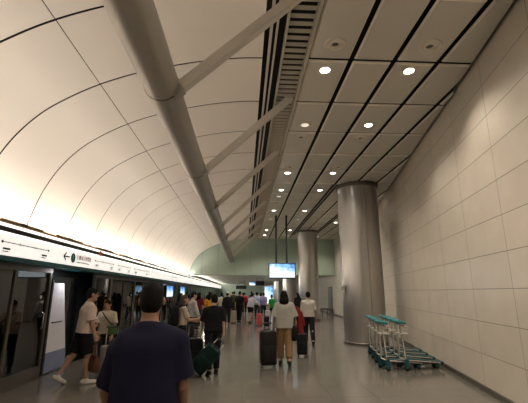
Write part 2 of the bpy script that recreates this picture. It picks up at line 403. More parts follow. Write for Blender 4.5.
# bulkhead of pale green glass and low ceiling behind it
b = MB(); xs = [-4.2, -3.05, -1.9, -0.72, 0.45, 1.62, 2.8, 3.95, 5.1, far_x(Y1) + 0.02]
for i in range(len(xs) - 1): b.box(xs[i] + 0.012, xs[i + 1] - 0.012, Y1, Y1 + 0.04, ZL, ZC + 0.2)
structure(b.build('wall_bulkhead', M['green']))
b = MB(); b.box(-4.3, 7.2, Y1 + 0.045, Y1 + 0.12, ZL - 0.02, ZC + 0.3); structure(b.build('bulkhead_backing', M['green_edge']))
b = MB(); b.box(-4.05, far_x(Y1), Y1 - 0.02, Y1 + 0.1, ZL - 0.05, ZL, 0.008); structure(b.build('trim_1', M['green_edge']))
b = MB(); b.box(-4.2, 9.5, Y1 + 0.12, YF, ZL + 0.02, ZL + 0.2); structure(b.build('ceiling_low', M['low_ceiling']))
# track side: floor, roof and wall behind the doors
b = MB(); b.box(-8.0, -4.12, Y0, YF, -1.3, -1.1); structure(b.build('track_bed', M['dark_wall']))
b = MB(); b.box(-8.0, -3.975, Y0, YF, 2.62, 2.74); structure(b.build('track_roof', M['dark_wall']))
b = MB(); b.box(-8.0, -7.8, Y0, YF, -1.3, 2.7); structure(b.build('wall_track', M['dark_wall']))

# ------------------------------------------------------------------ columns
def column(x, y, r, label):
    t = thing('steel_column', label, 'column', (x, y, 0), 0, 'steel clad columns')
    n = 96; b = MB(); prof = []
    seams = [rad(a) for a in (-87, 3, 93, 183)]
    def rr(a): return r - (0.03 if min(abs((a - s + PI) % (2 * PI) - PI) for s in seams) < 0.019 else 0)
    angs = []
    for i in range(n): angs.append(2 * PI * i / n)
    for s in seams: angs += [s - 0.021, s - 0.018, s + 0.018, s + 0.021]
    angs = sorted(a % (2 * PI) for a in angs)
    n = len(angs); vs = []
    for z in (0.0, 2.6, ZC - 0.02):
        for a in angs: q = rr(a); vs.append((q * math.cos(a), q * math.sin(a), z))
    fs = []
    for i in range(2):
        for k in range(n): fs.append((i * n + k, i * n + (k + 1) % n, (i + 1) * n + (k + 1) % n, (i + 1) * n + k))
    b.add(vs, fs); b.build('shaft', M['steel'], t, smooth=30)
    b = MB(); b.lathe([(r, 0), (r + 0.03, 0), (r + 0.03, 0.07), (r + 0.012, 0.09), (r, 0.09)], n=72); b.build('base_ring', M['steel_dark'], t, smooth=40)
    b = MB(); b.lathe([(r, ZC - 0.14), (r + 0.05, ZC - 0.11), (r + 0.055, ZC - 0.02), (r, ZC - 0.02)], n=72); b.build('cap_ring', M['steel_dark'], t, smooth=40)
    return t
column(4.05, 12.8, 0.70, 'large brushed steel column beside the luggage trolleys')
column(3.95, 23.0, 0.62, 'brushed steel column behind the man in the white shirt, second from the viewer')
for (x, y, lab) in ((4.0, 33.0, 'distant steel column seen below the hanging display, third from the viewer'), (4.0, 43.0, 'farthest thin steel column seen left of the third column')):
    t = thing('steel_column', lab, 'column', (x, y, 0), 0, 'steel clad columns')
    b = MB(); b.lathe([(0.62, 0.0), (0.62, ZL)], n=48); b.build('shaft', M['steel'], t, smooth=40)
    b = MB(); b.lathe([(0.62, 0), (0.65, 0), (0.65, 0.08), (0.62, 0.09)], n=48); b.build('base_ring', M['steel_dark'], t, smooth=40)
cb = thing('call_box', 'small grey box mounted on the left side of the large column', 'box', (4.05 - 0.70, 12.65, 1.74))
b = MB(); b.box(-0.06, 0.02, -0.1, 0.1, -0.12, 0.12, 0.01); b.build('housing', M['steel'], cb)
b = MB(); b.box(-0.066, -0.058, -0.07, 0.07, -0.05, 0.08); b.build('front_plate', M['steel_dark'], cb)

# ------------------------------------------------------------------ ceiling fixtures
def downlight(x, y, lit, label):
    t = thing('downlight', label, 'ceiling light', (x, y, ZC), 0, 'recessed downlights')
    b = MB(); b.lathe([(0.085, 0.0), (0.085, -0.004), (0.10, -0.012), (0.15, -0.008), (0.155, 0.0)], n=28); b.build('trim', M['trim_ring'], t, smooth=50)
    b = MB(); b.lathe([(0.0, -0.006), (0.085, -0.004)], n=28); b.build('lens', M['lamp'] if lit else M['lamp_dim'], t)
    return t
def loudspeaker(x, y, label):
    t = thing('ceiling_speaker', label, 'speaker', (x, y, ZC), 0, 'round ceiling speakers')
    b = MB(); b.lathe([(0.0, -0.006), (0.035, -0.012), (0.052, -0.004)], n=28); b.build('cone', M['speaker'], t, smooth=50)
    b = MB(); b.lathe([(0.052, -0.004), (0.06, -0.018), (0.10, -0.014), (0.115, -0.004), (0.13, -0.016), (0.165, -0.014), (0.175, 0.0)], n=32); b.build('trim', M['trim_ring'], t, smooth=50)
    return t
DL = {0: ('left', 1.36, [(5.65, 1), (7.83, 0), (11.38, 1), (13.45, 1), (14.42, 0), (17.1, 1), (19.2, 0), (22.8, 1), (24.9, 1)]),
      1: ('middle', 2.83, [(5.60, 1), (7.76, 1), (11.31, 1), (13.4, 1), (17.1, 1), (19.2, 0), (22.8, 1), (24.9, 1)]),
      2: ('right', 5.03, [(16.9, 1), (20.0, 1), (25.4, 1)])}
LIT = []
for k, (side, x, L) in DL.items():
    for i, (y, on) in enumerate(L):
        downlight(x, y, on, '%s recessed downlight%s in the %s ceiling row, counted from the viewer' % (ORD[i], '' if on else ' (unlit)', side))
        if on: LIT.append((x, y))
SPK = {'left': (1.37, [4.95, 8.51, 10.79, 15.6, 18.2, 21.2]), 'middle': (2.86, [4.92, 8.49, 10.71, 15.6, 18.2, 21.2])}
for side, (x, L) in SPK.items():
    for i, y in enumerate(L): loudspeaker(x, y, '%s round ceiling speaker in the %s row of panels, counted from the viewer' % (ORD[i], side))
b = None
sdn = 0
for xg, ya, yb in ((3.235, 12.6, 24.6), (4.675, 16.4, 25.0)):
    t = thing('slot_light', 'dark linear slot in the ceiling past the large column, %s' % ('left one' if sdn == 0 else 'right one'), 'slot fixture', (xg, 0, ZC)); sdn += 1
    b = MB(); b.box(-0.11, -0.03, ya, yb, -0.014, -0.002); b.box(0.03, 0.11, ya, yb, -0.014, -0.002); b.build('body', M['gap'], t)
    b = MB(); b.box(-0.012, 0.012, ya, yb, -0.02, -0.002); b.build('divider', M['louvre'], t)

# ------------------------------------------------------------------ sign fascia above the doors
SEAM = [-4.6, -2.6, -0.6, 1.6, 3.7, 5.62, 7.48, 9.28, 11.06, 12.6, 15.06, 17.2, 19.3, 21.4, 23.5, 25.6, 27.7, 30, 33, 36, 40, 44, 48, 52, 57, 61.9]
b = MB(); b.box(XD - 0.02, XS - 0.012, Y0, YF, 2.20, 2.62); structure(b.build('door_header', M['cornice']))
b = MB(); b.box(XD - 0.02, XS + 0.005, Y0, YF, 2.125, 2.20); structure(b.build('trim_2', M['teal_strip']))
b = MB(); b.box(XS - 0.03, XS + 0.004, Y0, YF, 2.525, 2.562, 0.004); structure(b.build('trim_3', M['lit_strip']))
b = MB(); b.box(XS - 0.03, XS - 0.004, Y0, YF, 2.562, 2.640); structure(b.build('trim_4', M['black']))
b = MB(); b.box(XS - 0.03, XS + 0.004, Y0, YF, 2.640, 2.69, 0.004); structure(b.build('trim_5', M['lit_strip']))
b = MB(); b.tube([(XS - 0.02, Y0, 2.71), (XS - 0.02, YF, 2.71)], 0.024, 8); structure(b.build('trim_6', M['brown']))
def onface(o, y, z, dx=0.002):
    o.matrix_local = Matrix(((0, 0, 1, dx), (1, 0, 0, y), (0, 1, 0, z), (0, 0, 0, 1)))
M['ink'] = mat('sign_ink', (0.02, 0.025, 0.03), 0.5); M['ink_red'] = mat('sign_maroon_ink', (0.28, 0.05, 0.06), 0.5); M['ink_teal'] = mat('sign_teal', (0.005, 0.16, 0.19), 0.4)
M['ink_white'] = mat('sign_white', (0.9, 0.9, 0.9), 0.4)
vis = 0
for i in range(len(SEAM) - 1):
    ya, yb = SEAM[i], SEAM[i + 1]; W = yb - ya
    if yb < 3.9: continue
    kind = 'arrow' if abs(ya - 7.48) < .01 else ('route' if ya < 12 or i % 3 == 0 else 'plain')
    lab = {'arrow': 'backlit white direction sign with black arrow and teal circle over the open doorway',
           'route': '%s backlit white fascia panel with a route line over the platform doors' % ORD[vis],
           'plain': '%s backlit blank white fascia panel over the platform doors' % ORD[vis]}[kind]; vis += 1
    t = thing('fascia_sign', lab, 'sign', (XS, ya, 2.20), 0, 'backlit fascia panels')
    b = MB(); b.box(-0.012, 0.0, 0.012, W - 0.012, 0.004, 0.32, 0.003); b.build('lightbox', M['fascia'], t)
    if kind == 'arrow':
        b = MB(); b.bar((0.003, 0.36, 0.17), (0.003, 0.62, 0.17), 0.006, 0.028); b.bar((0.003, 0.355, 0.17), (0.003, 0.46, 0.245), 0.006, 0.03); b.bar((0.003, 0.355, 0.17), (0.003, 0.46, 0.095), 0.006, 0.03)
        b.build('arrow', M['ink'], t)
        b = MB(); b.lathe([(0, 0), (0.105, 0), (0.105, 0.004), (0, 0.004)], c=(0, 0.79, 0.165), n=32, axis='x'); b.build('route_circle', M['ink_teal'], t)
        o = link('platform_number', text_mesh('1', 0.19), M['ink_white'], t); onface(o, 0.735, 0.10, 0.006)
        o = link('chinese_text', text_mesh('往機場及博覽館', 0.115), M['ink_red'], t); onface(o, 0.95, 0.155)
        o = link('english_text', text_mesh('To Airport & AsiaWorld-Expo', 0.056), M['ink_red'], t); onface(o, 0.95, 0.075)
    elif kind == 'route':
        b = MB(); b.box(0.0, 0.004, 0.12 * W, 0.86 * W, 0.20, 0.212)
        b.build('route_line', M['ink_teal'] if vis < 3 else M['ink'], t)
        for s in range(4):
            yy = (0.12 + 0.74 * s / 3) * W
            b = MB(); b.lathe([(0, 0), (0.022, 0), (0.022, 0.007), (0, 0.007)], c=(0, yy, 0.206), n=16, axis='x'); b.build('station_dot', M['ink_white'] if s in (1, 2) else M['ink'], t)
        for s in range(2):
            b = MB(); b.box(0.0, 0.004, (0.14 + 0.6 * s) * W, (0.24 + 0.6 * s) * W, 0.09, 0.12); b.box(0.0, 0.004, (0.14 + 0.6 * s) * W, (0.22 + 0.6 * s) * W, 0.055, 0.07); b.build('caption', M['ink'], t)
# small fittings on the rail above the signs
for i, y in enumerate((6.35, 8.05, 10.1, 11.9, 13.5, 15.4, 17.6)):
    t = thing('rail_bracket', '%s dark fitting on the brown rail above the fascia signs, counted from the viewer' % ORD[i], 'bracket', (XS - 0.02, y, 2.715), 0, 'fittings on the fascia rail')
    b = MB(); b.box(-0.025, 0.03, -0.09, 0.09, 0.0, 0.045, 0.008); b.build('block', M['steel_dark'], t)
    b = MB(); b.tube([(0.01, -0.6, 0.022), (0.01, 0.6, 0.022)], 0.020, 8); b.build('conduit', M['brown'], t)
t = thing('alarm_beacon', 'small orange lamp between the black rail ends above the direction sign', 'lamp', (XS + 0.0, 9.75, 2.60))
b = MB(); b.box(-0.02, 0.03, -0.07, 0.07, -0.05, 0.05, 0.01); b.build('housing', mat('orange_plastic', (0.55, 0.12, 0.03), 0.4), t)
b = MB(); b.box(-0.02, 0.02, -0.03, 0.03, 0.05, 0.085, 0.006); b.build('cap', M['chrome'], t)

# ------------------------------------------------------------------ platform screen doors
PY = [-4.8, -2.4, 0.6, 3.1, 5.65, 8.12, None, 10.45, 11.7, 14.2, 16.6, 19.0, 21.4, 23.8, 26.2, 29.0, 32.0, 36.0, 40.0, 45.0, 50.0, 56.0, 61.9]
def psd_panel(ya, yb, label, handle):
    t = thing('screen_door_panel', label, 'glass door panel', (XD, ya, 0), 0, 'platform screen door panels'); W = yb - ya; fw = 0.075
    b = MB()
    b.box(-0.04, 0.04, 0.0, fw, 0, 2.13); b.box(-0.04, 0.04, W - fw, W, 0, 2.13); b.box(-0.04, 0.04, fw, W - fw, 2.03, 2.13)
    b.box(-0.04, 0.04, fw, W - fw, 0, 0.24)
    if W > 2: b.box(-0.03, 0.03, W / 2 - 0.03, W / 2 + 0.03, 0.24, 2.03)
    b.build('frame', M['frame'], t)
    b = MB(); b.box(-0.006, 0.006, fw, (W / 2 - 0.03) if W > 2 else W - fw, 0.24, 2.03); b.build('glass', M['glass'], t)
    if W > 2:
        b = MB(); b.box(-0.006, 0.006, W / 2 + 0.03, W - fw, 0.24, 2.03); b.build('glass', M['glass'], t)
    if handle:
        b = MB(); b.tube([(0.035, W - 0.2, 0.95), (0.07, W - 0.2, 0.97), (0.07, W - 0.2, 1.23), (0.035, W - 0.2, 1.25)], 0.012, 8); b.build('handle', M['chrome'], t, smooth=60)
        b = MB(); b.lathe([(0, 0.0), (0.035, 0.0), (0.035, 0.003), (0, 0.003)], c=(0.007, W - 0.28, 1.55), n=20, axis='x'); b.build('round_sticker', M['ink_white'], t)
    return t
vis = 0
for i in range(len(PY) - 1):
    ya, yb = PY[i], PY[i + 1]
    if ya is None or yb is None or yb < 3.5: continue
    if abs(yb - 8.12) < .01: lab = 'dark framed glass door panel just before the open doorway'
    elif abs(ya - 10.45) < .01: lab = 'narrow dark framed glass door panel just past the open doorway'
    elif yb < 8: lab = 'dark framed glass door panel nearest the viewer'
    else: lab = '%s full width glass door panel beyond the open doorway' % ORD[vis]; vis += 1
    psd_panel(ya, yb, lab, yb < 20)
# white tapered leaf standing in the open doorway
t = thing('doorway_leaf', 'white tapered leaf with blue-grey lower part standing in the open doorway', 'door leaf', (XD - 0.03, 8.36, 0.0))
def leaf(z0, z1, y0a, y0b, y1a, y1b, nm, m):
    b = MB(); vs = []
    for x in (-0.02, 0.02): vs += [(x, y0a, z0), (x, y0b, z0), (x, y1b, z1), (x, y1a, z1)]
    b.add(vs, [(0, 3, 2, 1), (4, 5, 6, 7), (0, 1, 5, 4), (1, 2, 6, 5), (2, 3, 7, 6), (3, 0, 4, 7)]); b.build(nm, m, t)
leaf(0.42, 1.84, 0.0, 0.86, -0.04, 0.44, 'panel', M['white_panel']); leaf(0.03, 0.42, 0.0, 0.96, 0.0, 0.86, 'kick_panel', M['blue_panel'])
b = MB(); b.tube([(0.02, 0.08, 1.02), (0.055, 0.08, 1.02), (0.055, 0.46, 1.02), (0.02, 0.46, 1.02)], 0.012, 8); b.build('handle', M['black'], t, smooth=60)
b = MB(); b.box(-0.03, 0.03, -0.10, -0.04, 0.0, 1.9); b.box(-0.03, 0.03, -0.04, 0.98, 0.0, 0.03); b.build('frame', M['black'], t)
# small lit advert screens on the doors farther along
for y, lab in ((19.85, 'small blue lit screen on the glass doors, nearer of two'), (24.05, 'small blue lit screen on the glass doors, farther of two')):
    t = thing('advert_screen', lab, 'screen', (XD + 0.07, y, 1.38), 0, 'small lit screens on the doors')
    b = MB(); b.box(-0.03, 0.0, 0, 1.75, 0, 0.62, 0.008); b.build('housing', M['black'], t)
    b = MB(); b.box(0.0, 0.004, 0.04, 1.71, 0.03, 0.59); b.build('picture', M['screen_small'], t)
# train behind the doors
t = thing('train', 'dark train carriage standing behind the platform glass doors', 'train', (-4.35, 0, 0))
b = MB(); P = [(0, -0.95), (0, 1.6), (-0.10, 2.1), (-0.35, 2.5), (-2.75, 2.5), (-3.0, 2.1), (-3.1, 1.6), (-3.1, -0.95)]
n = len(P); vs = [(p[0], Y0 + 0.2, p[1]) for p in P] + [(p[0], 52, p[1]) for p in P]
b.add(vs, [tuple(range(n)), tuple(range(2 * n - 1, n - 1, -1))] + [(i, (i + 1) % n, n + (i + 1) % n, n + i) for i in range(n)]); b.build('body', M['train'], t)
for y in (0.5, 3.2, 5.9, 10.9, 13.3, 15.8, 18.3, 22.5, 25, 27.5, 30):
    b = MB(); b.box(-0.01, 0.012, y, y + 1.7, 0.95, 1.75, 0.006); b.build('window', M['train_window'], t)
b = MB(); b.box(-0.01, 0.02, 8.5, 10.2, 0.03, 2.0, 0.006); b.build('door', M['train_window'], t)

# ------------------------------------------------------------------ hanging display and signs
DY = 18.25
t = thing('hanging_display', 'bright wide display with blue and white picture hanging on two black poles', 'display', (1.84, DY, 2.28))
b = MB(); b.box(-0.66, 0.66, -0.06, 0.08, 0.0, 0.76, 0.015); b.build('housing', M['black'], t)
b = MB(); b.box(-0.615, 0.615, -0.066, -0.06, 0.05, 0.71); b.build('picture', M['screen'], t)
for s in (-0.28, 0.24):
    b = MB(); b.tube([(s, 0.01, 0.76), (s, 0.01, ZC - 2.28 - 0.002)], 0.05, 12); b.build('pole', M['black'], t, smooth=40)
    b = MB(); b.lathe([(0.03, -0.05), (0.07, -0.04), (0.07, 0.0)], c=(s, 0.01, ZC - 2.28 - 0.002), n=20); b.build('ceiling_rose', M['black'], t)
def hang_sign(x, y, z, w, h, m, name, label, cat):
    t = thing(name, label, cat, (x, y, z))
    b = MB(); b.box(-w / 2, w / 2, -0.06, 0.06, 0, h, 0.012); b.build('housing', M['black'], t)
    b = MB(); b.box(-w / 2 + 0.04, w / 2 - 0.04, -0.068, -0.06, 0.04, h - 0.04); b.build('face', m, t)
    for s in (-w * 0.35, w * 0.35):
        b = MB(); b.tube([(s, 0, h), (s, 0, ZL + 0.03 - z)], 0.02, 8); b.build('rod', M['black'], t)
hang_sign(1.45, 34.5, 2.22, 0.8, 0.40, M['black'], 'hanging_sign', 'dark blank hanging sign under the low ceiling left of the display', 'sign')
hang_sign(-0.3, 40.0, 1.95, 1.1, 0.36, M['black'], 'hanging_sign', 'dark wide hanging sign far down the platform over the crowd', 'sign')
hang_sign(0.95, 44.0, 2.35, 0.75, 0.42, M['screen_small'], 'hanging_screen', 'small lit hanging screen far down the platform', 'screen')
t = thing('advertising_board', 'tall white lit advertising panel standing far off behind the crowd', 'advertising panel', (2.55, 39.0, 0))
b = MB(); b.box(-0.5, 0.5, -0.08, 0.08, 0, 2.3, 0.015); b.build('housing', M['steel'], t)
b = MB(); b.box(-0.44, 0.44, -0.09, -0.08, 0.5, 2.2); b.build('picture', M['screen'], t)

# ------------------------------------------------------------------ luggage
def suitcase(label, loc, rz, w, d, h, color, handle=0.3, rough=0.45, tilt=0.0, soft=False, parts=True, name='suitcase'):
    t = thing(name, label, 'suitcase', loc, rz)
    if tilt: t.rotation_euler = (tilt, 0, rz)
    m = cloth(color, rough); wl = 0.05
    b = MB(); b.box(-w / 2, w / 2, -d / 2, d / 2, wl, h, min(w, d) * 0.16)
    if not soft:
        for i in range(5):
            x = -w / 2 + w * (i + 1) / 6
            b.bar((x, -d / 2 - 0.003, wl + 0.06), (x, -d / 2 - 0.003, h - 0.06), 0.02, 0.012, (0, 1, 0)); b.bar((x, d / 2 + 0.003, wl + 0.06), (x, d / 2 + 0.003, h - 0.06), 0.02, 0.012, (0, 1, 0))
    b.build('shell', m, t, smooth=40)
    if soft:
        b = MB(); b.box(-w * 0.38, w * 0.38, -d / 2 - 0.035, -d / 2 + 0.02, wl + 0.08, h * 0.62, 0.02); b.build('pocket', m, t, smooth=40)
    for sx in (-1, 1):
        for sy in (-1, 1):
            b = MB(); b.lathe([(0, -0.012), (0.02, -0.012), (0.026, -0.008), (0.026, 0.008), (0.02, 0.012), (0, 0.012)], c=(sx * w * 0.38, sy * d * 0.33, 0.026), n=14, axis='x'); b.build('wheel', M['rubber'], t, smooth=40)
    b = MB(); b.tube([(-w * 0.14, 0, h - 0.005), (-w * 0.14, 0, h + 0.03), (w * 0.14, 0, h + 0.03), (w * 0.14, 0, h - 0.005)], 0.011, 8); b.build('top_handle', M['black'], t)
    if handle:
        b = MB()
        for s in (-1, 1): b.tube([(s * w * 0.26, d * 0.36, h - 0.02), (s * w * 0.26, d * 0.36, h + handle)], 0.009, 8)
        b.build('telescopic_handle', M['chrome'], t)
        b = MB(); b.tube([(-w * 0.3, d * 0.36, h + handle), (w * 0.3, d * 0.36, h + handle)], 0.017, 10); b.build('grip', M['black'], t)
    return t
def backpack(label, loc, rz, color, s=1.0, lean=0.0):
    t = thing('backpack', label, 'backpack', loc, rz); t.rotation_euler = (lean, 0, rz); m = cloth(color)
    b = MB(); b.box(-0.15 * s, 0.15 * s, -0.09 * s, 0.08 * s, -0.22 * s, 0.22 * s, 0.055 * s); b.build('body', m, t, smooth=50)
    b = MB(); b.box(-0.11 * s, 0.11 * s, -0.13 * s, -0.06 * s, -0.2 * s, 0.02 * s, 0.03 * s); b.build('pocket', m, t, smooth=50)
    for q in (-1, 1):
        b = MB(); b.tube([(q * 0.1 * s, 0.07 * s, 0.2 * s), (q * 0.11 * s, 0.13 * s, 0.23 * s), (q * 0.12 * s, 0.19 * s, 0.2 * s)], 0.02 * s, 8); b.build('strap', m, t, smooth=60)
    b = MB(); b.tube([(-0.03 * s, 0.04 * s, 0.215 * s), (0, 0.04 * s, 0.26 * s), (0.03 * s, 0.04 * s, 0.215 * s)], 0.008 * s, 8); b.build('loop', m, t)
    return t
def tote(label, loc, rz, w, d, h, drop, color, name='tote_bag', soft=0.03):
    """bag hanging from its straps: loc is the point held"""
    t = thing(name, label, 'bag', loc, rz); m = cloth(color, 0.7)
    b = MB(); vs = []; n = 20
    for fz, fw, fd in ((0.0, 0.86, 0.8), (0.03, 0.96, 1.0), (0.35, 1.03, 1.12), (0.7, 0.99, 0.85), (1.0, 0.93, 0.35)):
        for k in range(n):
            a = 2 * PI * k / n; c_, s_ = math.cos(a), math.sin(a); p = 0.5
            vs.append((math.copysign(abs(c_) ** p, c_) * w / 2 * fw, math.copysign(abs(s_) ** p, s_) * d / 2 * fd, -drop - h + h * fz))
    fs = [tuple(range(n - 1, -1, -1)), tuple(range(4 * n, 5 * n))]
    for i in range(4):
        for k in range(n): fs.append((i * n + k, i * n + (k + 1) % n, (i + 1) * n + (k + 1) % n, (i + 1) * n + k))
    b.add(vs, fs); b.build('body', m, t, smooth=60)
    for q in (-1, 1):
        b = MB(); b.tube([(-w * 0.3, q * d * 0.12, -drop - 0.04), (-w * 0.2, q * d * 0.1, -drop * 0.5), (0, q * 0.012, -0.005), (w * 0.2, q * d * 0.1, -drop * 0.5), (w * 0.3, q * d * 0.12, -drop - 0.04)], 0.009, 8); b.build('strap', m, t, smooth=60)
    return t

# ------------------------------------------------------------------ luggage trolleys (local +X is forward, handle at the rear)
def trolley_proto():
    t = thing('luggage_trolley', '', 'luggage trolley', (0, 0, 0), 0, 'nested luggage trolleys by the wall')
    dz = lambda x: 0.21 - 0.10 * x
    b = MB()
    for sd in (-1, 1):
        b.tube([(0.0, sd * 0.15, dz(0)), (0.45, sd * 0.115, dz(0.45)), (0.86, sd * 0.095, dz(0.86))], 0.016, 8)
        b.tube([(0.03, sd * 0.042, dz(0.03) + 0.012), (0.84, sd * 0.035, dz(0.84) + 0.012)], 0.015, 8)
        b.tube([(0.0, sd * 0.13, dz(0)), (-0.01, sd * 0.11, 0.55), (-0.04, sd * 0.07, 0.98)], 0.021, 10)
    b.tube([(0.0, -0.16, dz(0)), (0.0, 0.16, dz(0))], 0.018, 8)
    b.build('frame', M['chrome'], t, smooth=50)
    for k, y in enumerate((-0.078, 0.0, 0.078)):
        b = MB(); b.add([(0.04, y - 0.030, dz(0.04) + 0.016), (0.04, y + 0.030, dz(0.04) + 0.016), (0.82, y * 0.85 + 0.028, dz(0.82) + 0.016), (0.82, y * 0.85 - 0.028, dz(0.82) + 0.016),
                         (0.04, y - 0.030, dz(0.04) + 0.016 + 0.014), (0.04, y + 0.030, dz(0.04) + 0.016 + 0.014), (0.82, y * 0.85 + 0.028, dz(0.82) + 0.016 + 0.014), (0.82, y * 0.85 - 0.028, dz(0.82) + 0.016 + 0.014)],
                        [(0, 3, 2, 1), (4, 5, 6, 7), (0, 1, 5, 4), (1, 2, 6, 5), (2, 3, 7, 6), (3, 0, 4, 7)]); b.build('deck_strip', M['teal_dark'], t)
    b = MB(); b.box(0.83, 0.90, -0.12, 0.12, 0.09, 0.16, 0.02); b.build('bumper', M['teal_dark'], t, smooth=50)
    b = MB(); b.box(-0.06, 0.12, -0.12, 0.12, 0.735, 0.765, 0.008); b.build('crossbar', M['white_metal'], t)
    b = MB(); b.tube([(0.0, -0.10, 0.80), (0.14, -0.10, 0.80), (0.14, 0.10, 0.80), (0.0, 0.10, 0.80)], 0.008, 6); b.tube([(0.0, -0.10, 0.88), (0.16, -0.10, 0.88), (0.16, 0.10, 0.88), (0.0, 0.10, 0.88)], 0.008, 6); b.build('basket', M['chrome'], t)
    b = MB(); b.tube([(0.05, -0.19, 0.985), (-0.07, -0.16, 1.0), (-0.09, 0.0, 1.005), (-0.07, 0.16, 1.0), (0.05, 0.19, 0.985)], 0.03, 10)
    b.box(-0.09, 0.05, -0.09, 0.09, 0.955, 1.02, 0.022); b.build('handle', M['teal'], t, smooth=50)
    b = MB(); b.tube([(0.02, -0.15, 0.92), (-0.01, 0, 0.93), (0.02, 0.15, 0.92)], 0.012, 8); b.build('brake_lever', M['teal_dark'], t, smooth=50)
    for (x, y) in ((0.0, -0.19), (0.0, 0.19), (0.76, -0.07), (0.76, 0.07)):
        rw = 0.06 if x < 0.1 else 0.045
        b = MB(); b.lathe([(0, -0.016), (rw - 0.01, -0.016), (rw, -0.01), (rw, 0.01), (rw - 0.01, 0.016), (0, 0.016)], c=(x, y, rw), n=18, axis='y'); w = b.build('wheel', M['rubber'], t, smooth=40)
        b = MB(); hb = dz(x) + (0.02 if x < 0.1 else -0.02); b.box(x - 0.04, x + 0.04, y - 0.027, y - 0.019, 0.05, hb); b.box(x - 0.04, x + 0.04, y + 0.019, y + 0.027, 0.05, hb); b.box(x - 0.04, x + 0.04, y - 0.027, y + 0.027, hb - 0.02, hb); b.build('fork', M['teal_dark'], w)
    return t
TR_HEAD = rad(4)
tp = trolley_proto(); first = True
RN = ['nearest row', 'second row', 'third row', 'farthest row']
for k in range(4):
    for q in range(2):
        x = 3.09 + 0.12 * k + 0.43 * q; y = 8.58 + 0.60 * k + 0.03 * q
        lab = 'teal-handled luggage trolley in the %s by the wall, %s of its nested pair' % (RN[k], 'left' if q == 0 else 'right')
        if first: tp.location = (x, y, 0); tp.rotation_euler = (0, 0, TR_HEAD); tp['label'] = lab; first = False
        else: dup(tp, lab, (x, y, 0), TR_HEAD)

